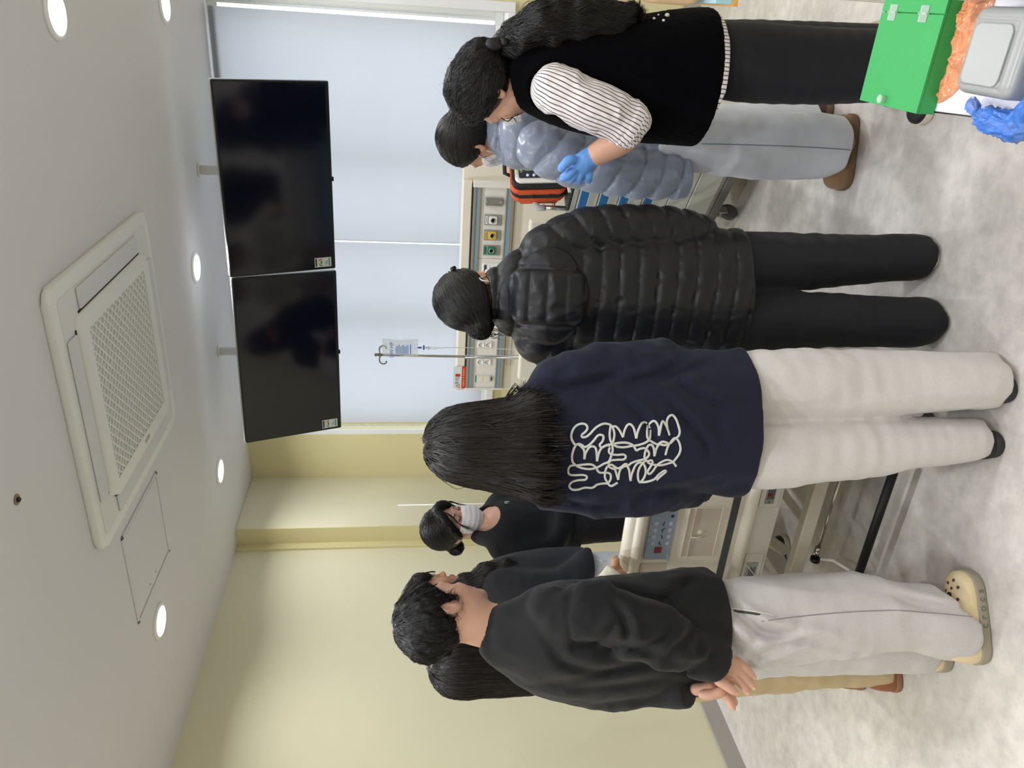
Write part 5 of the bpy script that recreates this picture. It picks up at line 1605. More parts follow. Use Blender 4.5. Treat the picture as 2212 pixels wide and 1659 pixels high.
    fgs = [[(-.330, y-.012, 1.112, .0135), (-.325, y-.030, 1.138, .0125), (-.340, y-.030, 1.154, .0115), (-.357, y-.024, 1.163, .010)],
           [(-.352, y-.010, 1.115, .0125), (-.368, y-.016, 1.130, .0112), (-.380, y-.006, 1.142, .0105), (-.390, y+.01, 1.150, .009)],
           [(-.358, y, 1.106, .012), (-.376, y-.008, 1.117, .011), (-.388, y+.004, 1.121, .0105), (-.396, y+.02, 1.120, .009)],
           [(-.360, y+.004, 1.092, .012), (-.378, y-.004, 1.096, .011), (-.390, y+.008, 1.095, .0105), (-.397, y+.024, 1.092, .009)],
           [(-.354, y+.006, 1.076, .0115), (-.374, y, 1.066, .0105), (-.388, y+.01, 1.063, .0095), (-.395, y+.022, 1.060, .008)]]
    def glove(P):
        d = smin(chain(P, palm), chain(P, palm2), .015)
        for f in fgs: d = smin(d, chain(P, spl(tri5(scaled(tri5(f), .82)), 3)), .004)
        cuff = chain(P, tri5([(-.300, y, 1.036, .034), (-.316, y, 1.058, .033)]))
        d = smin(d, cuff, .006)-.0016*folds(P, (60, 60, 60), 71, .7)
        t = A_((-.58, 0, .81))
        return smax(d, -((P-A_((-.302, y, 1.038)))@t), .004)
    soft('glove', glove, (-.43, y-.09, 1.0), (-.25, y+.07, 1.20), .0032, mat('blue_nitrile', (104, 156, 226), .5, spec=.4), p)
    c0 = A_((-.300, -.178, 1.036)); ax_ = A_((-.58, 0, .81)); s1_ = np.cross(ax_, (0, 1, 0))
    br_ = [tuple(c0+.034*(A_((0, 1, 0))*math.cos(t)+s1_*math.sin(t))) for t in np.linspace(0, 6.283, 25)[:-1]]
    bl = MB()
    for i, q in enumerate(br_): bl.ball(q, .0042 if i % 2 else .0032, 8)
    bl.build('bracelet', mat('bracelet_gold', (186, 160, 128), .3, .6), p)
    # hair: curly cap, bow, long wavy tail
    bow = A_((-.008, -.035, 1.352))
    def hf(P):
        d = hd.cap(P, .020, fore=.074)
        d = smin(d, ellip(P, (-.045, -.02, 1.41), (.05, .06, .06)), .03)
        d = d-.004*vnoise(P*38, 3)-.003*vnoise(P*80, 4)
        return d
    tail = spl(tri5([tuple(bow)+(.026,), (.035, -.06, 1.30, .050), (.066, -.075, 1.22, .066), (.080, -.085, 1.12, .066), (.088, -.09, 1.03, .050), (.090, -.09, .965, .022)]))
    def tf(P):
        wv = vnoise(P*A_((8, 8, 26)), 71); w2 = vnoise(P*A_((8, 8, 24))+9, 72)
        Q = P+.022*np.stack([wv, w2, 0*wv], 1)
        d = chain(Q, tail)
        return d-.004*vnoise(P*A_((70, 70, 24)), 5)-.003*vnoise(P*A_((150, 150, 40)), 6)
    VA, FA = nets(hf, hd.pos-.2, hd.pos+.2, .005); VB, FB = nets(tf, A_((-.10, -.20, .92)), A_((.20, .06, 1.42)), .005)
    S1 = strands(hf, VA, toward(bow), 3200, .08, .0012, seed=21, lift=.007, wave=.45)
    S2 = strands(tf, VB, lambda P: np.tile(A_((.1, 0, -1.)), (len(P), 1)), 4200, .13, .0012, seed=22, lift=.008, wave=.5, steps=10)
    rg = np.random.RandomState(9); ex = []
    for i in range(36):
        a = rg.rand()*3.1; c = hd.w((.03*rg.randn(), .09*math.cos(a)-.02, .125*math.sin(a)+.012))
        ex.append(wisp([c, c+.012*rg.randn(3)+A_((0, 0, .006)), c+.02*rg.randn(3)], .0007, .0003))
    for i in range(26):
        c = A_((.09+.03*rg.rand(), -.08, 1.30-.2*rg.rand())); ex.append(wisp([c-A_((.03, 0, -.02)), c, c+A_((.014*rg.rand(), .01*rg.randn(), -.03)), c+A_((.0+.02*rg.randn(), 0, -.06))], .0009, .0003))
    for i in range(8):    # curl beside the cheek
        c = hd.w((-.070+.006*rg.randn(), .070, -.005)); ex.append(wisp([c, c+A_((-.008, -.012, -.02)), c+A_((.004, -.014, -.036)), c+A_((-.012, -.008, -.050))+.004*rg.randn(3)], .0012, .0004))
    V, F = join_vf([(VA, FA), (VB, FB), S1, S2]+ex)
    mesh_obj('hair', V, F, M_hair, p)
    bw = MB()
    M_bow = mat('black_satin_bow', (16, 16, 18), .5)
    for dx, dz in ((-.004, .030), (.016, -.030)):
        bw.ball((bow[0]+dx+.006, bow[1]-.045, bow[2]+dz), (.020, .014, .028), 12)
    bw.ball((bow[0]+.010, bow[1]-.056, bow[2]), (.013, .010, .013), 8).build('hair_bow', M_bow, p)
    def mk(P):
        q = hd.loc(P)
        d = np.abs(smin(hd.skin(P), ellip(q, (0, .085, -.045), (.040, .034, .050)), .02)-.002)-.0022
        d = smax(d, -(q[:, 1]-.082), .004); d = smax(d, q[:, 2]+.012, .004); return smax(d, -(q[:, 2]+.075), .004)
    soft('face_mask', mk, hd.pos-.15, hd.pos+.15, .004, M_mask, p)
    for o in p.children:          # upper body a little smaller, the trousers and shoes reach the floor
        if not o.name.startswith(('trousers', 'shoe')):
            o.scale = (.94, .94, .94); o.location = (0, 0, 1.65*.06)
    return p
vest_woman()
M_grj = mat('grey_marl_jersey', (204, 201, 201), .85, sheen=.1, var=.07, vscale=130, bump=.12, bscale=260)

# ======================================================= man in the black sweatshirt
def man():
    p = person((-1.60, 1.58), 'man in black sweatshirt, grey trousers and cream clogs, hands clasped behind him')
    side = (.5, -.87, 0)
    torso = [(-.004, .0, .74, .205, .150), (-.006, .0, .85, .212, .156), (-.014, .0, 1.00, .208, .150), (-.014, .0, 1.15, .205, .142),
             (-.006, .0, 1.25, .190, .120), (.004, .0, 1.325, .130, .092), (.012, .0, 1.385, .074, .072)]
    aN = [(.066, -.135, 1.245, .074), (.055, -.182, 1.15, .076), (.020, -.205, 1.04, .074), (-.020, -.200, .955, .068), (-.060, -.172, .870, .058), (-.084, -.152, .828, .048)]
    aF = [(-.080, .120, 1.260, .074), (-.120, .10, 1.14, .070), (-.140, .05, 1.02, .066), (-.145, -.02, .93, .058), (-.150, -.075, .875, .046)]
    def hem(P): return .790+.05*np.clip(P[:, 0], -.2, .2)*0
    fn, lo, hi = top_fn(torso, [aN, aF], side, hem=.782, cuffs=[1, 1], fold=[(.012, (8, 8, 3.6), .6), (.005, (12, 12, 12), .7)], seed=103, sfold=[(.013, (8, 8, 12), .7), (.005, (18, 18, 22), .6)], k=.010,
                        neck=lambda P: -ellip(P, (.045, .012, 1.45), (.070, .066, .085)))
    def fn2(P):
        d = fn(P)
        e, s, u, w = chain(P, spl(tri5(aN)), full=True)      # dropped shoulder seam, cuff ribs
        d = d+.003*np.exp(-((s-.055)/.005)**2)*(np.abs(e) < .03)
        d = d+creases(P, FS, .011, .011, -.10)+creases(P, FT, .010, .013)
        return d
    FS = [[(-.025, 1.207), (-.017, 1.158), (.026, 1.115)], [(-.025, 1.149), (-.038, 1.071), (-.064, .995)], [(-.063, .995), (-.033, .971), (.008, .896)], [(-.038, 1.071), (-.017, 1.01), (.013, .966)],
          [(-.080, .976), (-.082, .897), (-.056, .854)], [(-.097, .949), (-.099, .899), (-.082, .862)], [(.075, 1.121), (.018, 1.096), (-.023, 1.099)]]
    FT = [[(-.015, 1.279), (-.068, 1.232), (-.091, 1.134), (-.077, 1.021)], [(-.122, 1.295), (-.112, 1.186), (-.077, 1.032)], [(-.136, 1.237), (-.13, 1.087), (-.117, .954)],
          [(.069, .981), (.109, .908), (.138, .851)], [(.116, 1.092), (.084, 1.006), (.072, .934)]]
    M_sw = mat('black_sweatshirt', (16, 17, 20), .88, sheen=.05, var=.08, vscale=16, bump=.05, bscale=500)
    top = soft('sweatshirt', fn2, lo, hi, .006, M_sw, p)
    def collar(P):
        q = P-A_((.028, .005, 1.398))
        q = np.stack([q[:, 0], q[:, 1], q[:, 2]+.34*q[:, 0]], 1)
        r = np.sqrt((q[:, 0]/.94)**2+q[:, 1]**2)-.070-.25*np.clip(-q[:, 2], -.02, .02)
        return np.sqrt(r**2+np.maximum(np.abs(q[:, 2])-.009, 0)**2)-.006
    soft('neckband', collar, (-.08, -.1, 1.34), (.13, .1, 1.45), .004, M_sw, top)
    LN = [(.012, -.065, .84, .112, .118), (.016, -.075, .68, .116, .112), (.028, -.085, .42, .112, .098), (.014, -.092, .22, .096, .088), (-.014, -.095, .06, .092, .080)]
    LF = [(-.018, .075, .84, .108, .118), (-.028, .072, .68, .104, .108), (-.044, .070, .42, .090, .095), (-.062, .072, .22, .080, .080), (-.074, .075, .07, .076, .076)]
    f2, lo2, hi2 = legs_fn(LN, LF, k=.02, waist=.86, hemL=lambda P: .042+.085*np.clip((P[:, 0]+.015)/.07, 0, 1), hemR=.045, fold=[(.016, (8, 8, 3.6), .65), (.007, (8, 8, 9), .7), (.002, (26, 26, 14), .6)], seed=112)
    FP = [[(-.108, .755), (-.069, .69), (-.048, .604), (-.043, .548), (-.062, .468), (-.081, .387)], [(.021, .835), (-.045, .768), (-.059, .732)], [(.074, .309), (.037, .188), (.016, .075)],
          [(-.008, .719), (-.023, .655), (-.009, .576)], [(-.098, .667), (-.079, .554), (-.093, .445)], [(.085, .794), (.002, .707), (-.022, .60)]]
    f2b = lambda P: creases(P, FP, .014, .014)+f2(P)
    tr = soft('trousers', f2b, lo2, hi2, .0065, M_grj, p)
    zs = np.linspace(.07, .70, 30)
    sm = on_surface(f2b, .016+.015*np.sin((zs-.07)*5)-.05*np.clip(.3-zs, 0, 1), zs, -.4, .1)
    MB().tube([tuple(v) for v in sm], .0016, 5).build('side_seam', mat('grey_seam', (150, 146, 144), .9), tr)
    pk = on_surface(f2b, np.linspace(.055, .028, 12), np.linspace(.775, .655, 12), -.4, .1)
    MB().tube([tuple(v+A_((0, -.001, 0))) for v in pk], .0030, 5).build('pocket_edge', mat('pocket_lining', (220, 218, 214), .8), tr)
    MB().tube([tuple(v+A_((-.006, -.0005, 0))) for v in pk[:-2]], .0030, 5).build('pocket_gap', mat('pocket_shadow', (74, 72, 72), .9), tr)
    # clogs with ventilation holes and charms
    M_clog = mat('cream_foam_clog', (230, 210, 170), .55, var=.04); M_cs = mat('grey_foam_sole', (164, 156, 138), .6, var=.06)
    M_hole = mat('clog_hole', (92, 70, 66), .8); M_ltr = mat('sole_letter', (112, 122, 112), .6)
    def clog(heel, yaw, holes):
        e, fu, toL = shoe(p, heel, yaw, M_clog, M_cs, .265, .108, .078, .034, name='clog')
        if holes:
            R = rotm(math.radians(yaw)); hp = A_((heel[0], heel[1], 0))
            def at(lx, ly):
                zs_ = np.linspace(.13, .02, 90); Pq = np.stack([np.full(90, lx), np.full(90, ly), zs_], 1)@R.T+hp
                v = fu(Pq.astype(F32)) < 0; i = int(v.argmax()); g = grad(fu, Pq[i:i+1])[0]
                return Pq[i], g
            def disc(lx, ly, r, m, nm, t=.0015):
                c, g = at(lx, ly); q = Vector(g).to_track_quat('Z', 'Y').to_matrix().to_4x4()
                return MB().lathe([(r, -.001), (r, t), (r*.7, t*1.4)], 14, M=Matrix.Translation(c) @ q).build(nm, m, e)
            for lx, ly in ((.012, .235), (-.012, .228), (.026, .215), (.000, .212), (-.024, .205), (.030, .182), (.012, .175)): disc(lx, ly, .0048, M_hole, 'vent_hole')
            for lx, ly, r in ((-.004, .192, .0095), (.024, .160, .0145)):
                ch = disc(lx, ly, r, M_black, 'charm', .004)
                c, g = at(lx, ly); q = Vector(g).to_track_quat('Z', 'Y').to_matrix().to_4x4()
                MB().box((-r*.55, -r*.25, .0056), (r*.55, r*.25, .0062), M=Matrix.Translation(c) @ q).build('charm_print', M_alu, ch)
            # raised letters along the outer sole
            so = [c for c in e.children if c.name.startswith('sole')][0]
            word = 'crocs'
            for i, chx in enumerate(word):
                ly = .108+.024*i
                z = .019
                Pq = np.stack([np.linspace(.085, .02, 120), np.full(120, ly), np.full(120, z)], 1)
                hw = .054*(.74+.30*math.sin(min(1, ly/.265*1.15)*PI*.5)-.18*max(0, (ly/.265-.8)/.2)**2)+.0042
                M_ = Matrix.Translation((heel[0], heel[1], 0)) @ Matrix.Rotation(math.radians(yaw), 4, 'Z') @ facing((hw, ly, z), 1, -.05*i*.3)
                text('sole_letter', chx, .030, M_, M_ltr, so, ext=.0012)
        return e
    clog((-.125, -.095), -95, True); clog((-.150, .060), -76, False)
    hd = Head((.060, .012, 1.532), -64, -8, 0, 1.0)
    neck = [(.050, .008, 1.48, .055), (.036, .004, 1.42, .058), (.016, .0, 1.34, .068)]
    # hands: near hand open, far hand hooked through it
    yN, yF = -.150, -.118
    nh = [tri5([(-.086, yN+.008, .832, .028), (-.092, yN, .800, .030), (-.100, yN, .782, .028)]), tri5([(-.112, yN, .795, .018), (-.096, yN, .775, .018)])]
    nf = [[(-.088, yN, .776, 0.0084), (-.088, yN-.006, .762, 0.0073), (-.106, yN-.018, .747, 0.0067), (-.127, yN-.026, .734, 0.0057)],
          [(-.097, yN, .780, 0.0084), (-.106, yN-.010, .772, 0.0073), (-.126, yN-.022, .755, 0.0069), (-.152, yN-.032, .741, 0.0057)],
          [(-.106, yN, .788, 0.0081), (-.118, yN-.010, .787, 0.0071), (-.139, yN-.022, .770, 0.0067), (-.163, yN-.030, .758, 0.0057)],
          [(-.110, yN+.010, .786, 0.0074), (-.124, yN+.012, .776, 0.0064), (-.138, yN+.010, .762, 0.0059), (-.150, yN+.006, .752, 0.0050)],
          [(-.106, yN-.006, .815, 0.0101), (-.124, yN-.018, .832, 0.0098), (-.142, yN-.028, .813, 0.0081), (-.161, yN-.034, .791, 0.0061)]]
    fh = [tri5([(-.152, yF+.02, .868, 0.0162), (-.152, yF, .835, 0.0174), (-.152, yF, .815, 0.0148)])]
    ff = [[(-.153, yF-.004, .818, 0.0078), (-.160, yF-.016, .808, 0.0070), (-.178, yF-.024, .798, 0.0066), (-.201, yF-.028, .789, 0.0055)],
          [(-.152, yF, .806, 0.0074), (-.162, yF-.010, .796, 0.0067), (-.174, yF-.014, .787, 0.0062), (-.190, yF-.016, .777, 0.0054)],
          [(-.148, yF+.006, .806, 0.0070), (-.146, yF-.004, .790, 0.0064), (-.136, yF-.012, .782, 0.0059), (-.124, yF-.014, .780, 0.0050)],
          [(-.145, yF+.010, .816, 0.0070), (-.138, yF+.002, .802, 0.0062), (-.126, yF-.006, .796, 0.0057), (-.115, yF-.006, .796, 0.0050)],
          [(-.163, yF-.010, .866, 0.0090), (-.165, yF-.020, .846, 0.0087), (-.160, yF-.030, .828, 0.0078), (-.154, yF-.036, .815, 0.0064)]]
    def hands(P):
        a = chain(P, nh[0]); a = smin(a, chain(P, nh[1]), .012)
        for f in nf: a = smin(a, chain(P, spl(tri5(f), 3)), .003)
        b = chain(P, fh[0])
        for f in ff: b = smin(b, chain(P, spl(tri5(f), 3)), .003)
        return np.minimum(a, b)
    body_mesh(p, M_skin, [head_piece(hd, neck), (hands, A_((-.23, -.22, .71)), A_((-.04, -.06, .90)), .0023)], [inner([torso[1:], aN[:-1], aF[:-1], LN[1:], LF[1:]], .68)], hd)
    M_nail = mat('finger_nail', (232, 190, 176), .3)
    for f in nf[:3]+[nf[4]]+ff[:2]:
        a, b = A_(f[-2][:3]), A_(f[-1][:3]); t = (b-a)/np.linalg.norm(b-a)
        c = b+A_((.002, -f[-1][3]*.86, .002))
        q = Vector(t).to_track_quat('X', 'Z').to_matrix().to_4x4()
        MB().ball((0, 0, 0), (.0062, .0045, .0016), 8, M=Matrix.Translation(c) @ q @ Matrix.Rotation(PI/2, 4, 'X')).build('finger_nail', M_nail, p)
    crown = hd.w((0, -.02, .15))
    def hf(P):
        q = hd.loc(P)
        d = ellip(q, (0, -.014, .044), (.090, .112, .104))
        v = A_((.060, .082)); v = v/np.linalg.norm(v)
        pl = v[1]*(q[:, 1]-.030)-v[0]*(q[:, 2]-.012)
        d = smax(d, pl, .012)
        d = smax(d, .30*q[:, 1]-.95*(q[:, 2]+.040), .012)
        sb = ellip(q, (0, .026, -.010), (.0775, .010, .030))                 # sideburns
        d = smin(d, sb, .012)
        d = smax(d, -ellip(q, (.085, -.006, -.012), (.03, .020, .036)), .008); d = smax(d, -ellip(q, (-.085, -.006, -.012), (.03, .020, .036)), .008)
        ta = np.clip((-q[:, 2]+.03)/.07, 0, 1); d = d+.012*ta                # tapers towards the neck
        return d-.004*vnoise(q*A_((60, 60, 40)), 4)-.003*vnoise(q*120, 5)
    def fl(P):
        q = hd.loc(P); c = q-A_((0, -.035, .15))
        d = np.stack([c[:, 0]*1.2, c[:, 1]+.02, -np.abs(c[:, 2])*1.0-.03], 1)
        d[:, 1] = np.where(q[:, 1] > .02, d[:, 1]+.05, d[:, 1])
        return d/(np.linalg.norm(d, axis=1)[:, None]+1e-6)@hd.R.T
    hair_obj(p, M_hair, hf, hd.pos-.19, hd.pos+.19, fl, 5200, .055, .0011, .0045, steps=6, seed=31, lift=.003, wave=.12)
    return p
man()

# ======================================================= masked woman behind the bed
def masked_woman():
    p = person((-2.257, 2.931), 'masked woman in black scoop-neck top standing behind the bed, dark hair in a low bun')
    yaw_t = -112
    side = (math.cos(math.radians(yaw_t)), math.sin(math.radians(yaw_t)), 0)
    torso = [(.020, .0, .80, .155, .125), (.020, .0, .92, .150, .122), (.022, .0, 1.05, .160, .122), (.018, .0, 1.16, .165, .115), (.010, .0, 1.235, .140, .092), (.002, .0, 1.285, .085, .072)]
    aN = [(-.090, -.09, 1.205, .062), (-.100, -.12, 1.10, .056), (-.070, -.14, .98, .050), (.02, -.16, .93, .044), (.13, -.16, .93, .036)]
    aF = [(.120, .06, 1.19, .062), (.17, .07, 1.08, .056), (.22, .05, .98, .05), (.30, -.03, .95, .042), (.36, -.10, .95, .034)]
    scoop = lambda P: -ellip(P, (.060, -.085, 1.295), (.074, .105, .085))
    fn, lo, hi = top_fn(torso, [aN, aF], side, hem=.83, cuffs=[1, 1], fold=.006, seed=203, sfold=.006, k=.04, neck=scoop)
    M_bk = mat('black_knit', (13, 14, 18), .92, sheen=.04, bump=.08, bscale=400)
    top = soft('scoop_neck_top', fn, lo, hi, .0065, M_bk, p)
    pt = on_surface(fn, [.118], [1.175], -.4, .2)[0]
    text('logo', 'fi', .030, Matrix.Translation(pt+A_((0, -.004, 0))) @ Matrix.Rotation(PI/2, 4, 'X'), M_white, top, ext=.003)
    LN = [(.02, -.05, .86, .11, .12), (.03, -.07, .6, .10, .11), (.03, -.08, .3, .085, .09), (.03, -.08, .03, .08, .085)]
    LF = [(.03, .06, .86, .11, .12), (.03, .08, .6, .10, .11), (.03, .09, .3, .085, .09), (.03, .09, .03, .08, .085)]
    f2, lo2, hi2 = legs_fn(LN, LF, k=.03, waist=.90, hemL=.03, hemR=.03, fold=.004, seed=212)
    soft('trousers', f2, lo2, hi2, .012, mat('black_wide_trousers', (18, 18, 22), .85), p)
    shoe(p, (-.05, -.08), -95, M_shoe_blk, M_sole_dk, .24, .085, .07); shoe(p, (-.05, .09), -85, M_shoe_blk, M_sole_dk, .24, .085, .07)
    hd = Head((.010, -.005, 1.428), -136, -18, 3, 1.03)
    neck = [(.004, .008, 1.375, .047), (.004, .006, 1.30, .052), (.010, -.01, 1.22, .085), (.03, -.03, 1.16, .095)]
    body_mesh(p, M_skin, [head_piece(hd, neck, .0033)], [inner([torso[1:], aN, aF, LN[1:], LF[1:]], .66)], hd)
    for sx in (-1, 1):       # downcast eyes and brows
        MB().tube([hd.w((sx*.017, .089, .003)), hd.w((sx*.026, .0935, -.001)), hd.w((sx*.036, .0915, -.0005)), hd.w((sx*.046, .083, .004))], .0017, 6).build('eyelashes', M_hair, p)
        MB().tube([hd.w((sx*.016, .097, .026)), hd.w((sx*.030, .0965, .031)), hd.w((sx*.046, .084, .028))], [.0022, .0022, .001], 6).build('eyebrow', M_hairb, p)
    def mk(P):
        q = hd.loc(P)
        base = smin(hd.skin(P), ellip(q, (0, .075, -.058), (.052, .046, .060)), .02)
        pl = .0016*np.abs(np.sin(q[:, 2]*130))
        d = np.abs(base-.003)-.0024-pl
        d = smax(d, -(q[:, 1]-.036-.0*q[:, 2]), .003); d = smax(d, q[:, 2]+.008-.30*np.clip(.03-np.abs(q[:, 0]), 0, .03), .003)
        return smax(d, -(q[:, 2]+.112), .003)
    mm = soft('face_mask', mk, hd.pos-.15, hd.pos+.15, .0034, M_mask, p)
    for sx in (-1, 1):
        MB().tube([hd.w((sx*.063, .038, -.020)), hd.w((sx*.073, .018, -.004)), hd.w((sx*.079, -.008, .014))], .0016, 6).build('ear_loop', M_white, mm)
        MB().tube([hd.w((sx*.056, .040, -.088)), hd.w((sx*.068, .015, -.05)), hd.w((sx*.079, -.018, -.022))], .0016, 6).build('ear_loop', M_white, mm)
    bun = hd.w((.02, -.105, -.050))
    def hf(P):
        d = hd.cap(P, .017, fore=.068)
        q = hd.loc(P)
        for sx in (-1, 1):     # curtains framing the face
            d = smin(d, chain(q, spl(tri5([(sx*.012, .088, .108, .016), (sx*.050, .078, .070, .014), (sx*.070, .052, .025, .013), (sx*.077, .022, -.020, .011)])))*hd.sc, .012)
        b = ellip(P, bun, (.036, .036, .040))-.008*vnoise(P*50, 3)
        return smin(d, b, .012)-.002*vnoise(q*A_((90, 30, 30)), 4)
    rg = np.random.RandomState(2); ex = []
    for sx, n in ((1, 16), (-1, 16)):
        for i in range(n):
            a = hd.w((sx*(.006+.008*rg.rand()), .095, .105)); b = hd.w((sx*(.035+.02*rg.rand()), .105, .05)); c = hd.w((sx*(.060+.012*rg.rand()), .085, .0)); d_ = hd.w((sx*(.072+.01*rg.rand()), .055+.03*rg.rand(), -.05-.06*rg.rand()))
            ex.append(wisp([a, b, c, d_], .0012, .0004))
    hair_obj(p, M_hair, hf, hd.pos-.19, hd.pos+.19, toward(bun), 2600, .09, .0016, .0048, extra=ex, seed=41, lift=.0025)
    return p
masked_woman()

# ======================================================= woman in profile behind the man
def profile_woman():
    p = person((-2.20, 2.509), 'woman in profile with long dark wavy hair, black sweatshirt and grey trousers, beside the bed')
    side = (0, 1, 0)
    torso = [(-.004, .0, .84, .165, .118), (-.002, .0, .95, .168, .122), (-.004, .0, 1.08, .170, .120), (-.012, .0, 1.20, .165, .108), (-.03, .0, 1.30, .12, .09), (-.055, .0, 1.375, .065, .062)]
    aN = [(-.03, -.14, 1.27, .068), (-.04, -.18, 1.15, .066), (-.03, -.19, 1.02, .062), (.02, -.18, .94, .055), (.07, -.15, .90, .045)]
    aF = [(-.03, .12, 1.27, .062), (-.04, .145, 1.15, .060), (-.03, .15, 1.02, .056), (.02, .14, .92, .05), (.06, .12, .88, .042)]
    fn, lo, hi = top_fn(torso, [aN, aF], side, hem=.885, fold=.006, seed=303, k=.035)
    soft('sweatshirt', fn, lo, hi, .007, mat('charcoal_sweatshirt', (27, 28, 34), .88, sheen=.05, bump=.05, bscale=400), p)
    LN = [(-.01, -.07, .93, .105, .12), (-.005, -.08, .68, .10, .11), (0, -.085, .4, .085, .09), (0, -.085, .03, .08, .08)]
    LF = [(-.01, .07, .93, .105, .12), (-.005, .08, .68, .10, .11), (0, .085, .4, .085, .09), (0, .085, .03, .08, .08)]
    f2, lo2, hi2 = legs_fn(LN, LF, k=.03, waist=.95, hemL=.03, hemR=.03, fold=.005, seed=312)
    tr = soft('trousers', f2, lo2, hi2, .009, M_grj, p)
    pt = on_surface(f2, [.066, .060, .058], [.880, .850, .832], -.4, .2)
    MB().tube([tuple(v) for v in pt], .0028, 6).build('drawstring', M_white, tr)
    shoe(p, (-.10, -.085), -92, M_shoe_blk, M_sole_wh, .25, .09, .07); shoe(p, (-.10, .085), -88, M_shoe_blk, M_sole_wh, .25, .09, .07)
    hd = Head((-.072, .0, 1.518), -84, -3, 0, .98)
    neck = [(-.072, .0, 1.46, .046), (-.058, .0, 1.36, .054)]
    body_mesh(p, M_skin2, [head_piece(hd, neck, .0033)], [inner([torso[1:], aN, aF, LN[1:], LF[1:]], .66)], hd)
    crown = hd.w((0, -.01, .15))
    lock = spl([(-.085, -.055, 1.55, .050, .045), (-.065, -.085, 1.44, .060, .038), (-.030, -.105, 1.34, .070, .036), (.010, -.118, 1.25, .064, .032), (.030, -.12, 1.17, .030, .018)])
    lock2 = spl([(-.085, .06, 1.55, .050, .045), (-.06, .085, 1.42, .06, .04), (.02, .10, 1.28, .05, .03), (.05, .10, 1.17, .02, .015)])
    backh = spl([(-.10, .0, 1.54, .085, .09), (-.125, .0, 1.42, .085, .06), (-.14, .0, 1.30, .09, .045), (-.14, .0, 1.2, .06, .03)])
    def hf(P):
        q = hd.loc(P)
        d = hd.cap(P, .022, fore=.080, nape=False)
        d = smin(d, ellip(q, (0, .082, .060), (.060, .022, .045))*hd.sc, .02)      # fringe
        Q = P+.010*np.stack([np.sin(P[:, 2]*70), 0*P[:, 2], 0*P[:, 2]], 1)
        d = smin(d, chain(Q, lock, (1, 0, 0)), .02); d = smin(d, chain(Q, lock2, (1, 0, 0)), .02); d = smin(d, chain(Q, backh, (1, 0, 0)), .03)
        d = smax(d, -ellip(q, (0, .110, -.045), (.064, .066, .075))*hd.sc, .012)
        return d-.004*vnoise(P*A_((60, 60, 20)), 4)-.003*vnoise(P*A_((130, 130, 40)), 5)
    rg = np.random.RandomState(6); ex = []
    for i in range(40):
        a = A_((.03*rg.randn()*.5, -.115, 1.34-.12*rg.rand())); ex.append(wisp([a, a+A_((.015, -.005, -.05)), a+A_((.03+.02*rg.randn(), -.005, -.09)), a+A_((.025+.03*rg.randn(), -.004, -.125))], .0012, .0004))
    for i in range(14):
        c = hd.w((.01*rg.randn(), .11, .04)); ex.append(wisp([hd.w((.02*rg.randn(), .09, .09)), c, hd.w((.03*rg.randn(), .112, .005+.01*rg.rand()))], .001, .0004))
    hair_obj(p, M_hairb, hf, A_((-.26, -.17, 1.13)), A_((.10, .16, 1.71)), down_flow(crown), 3600, .10, .0013, .0052, extra=ex, steps=8, seed=51, lift=.004, wave=.4)
    return p
profile_woman()

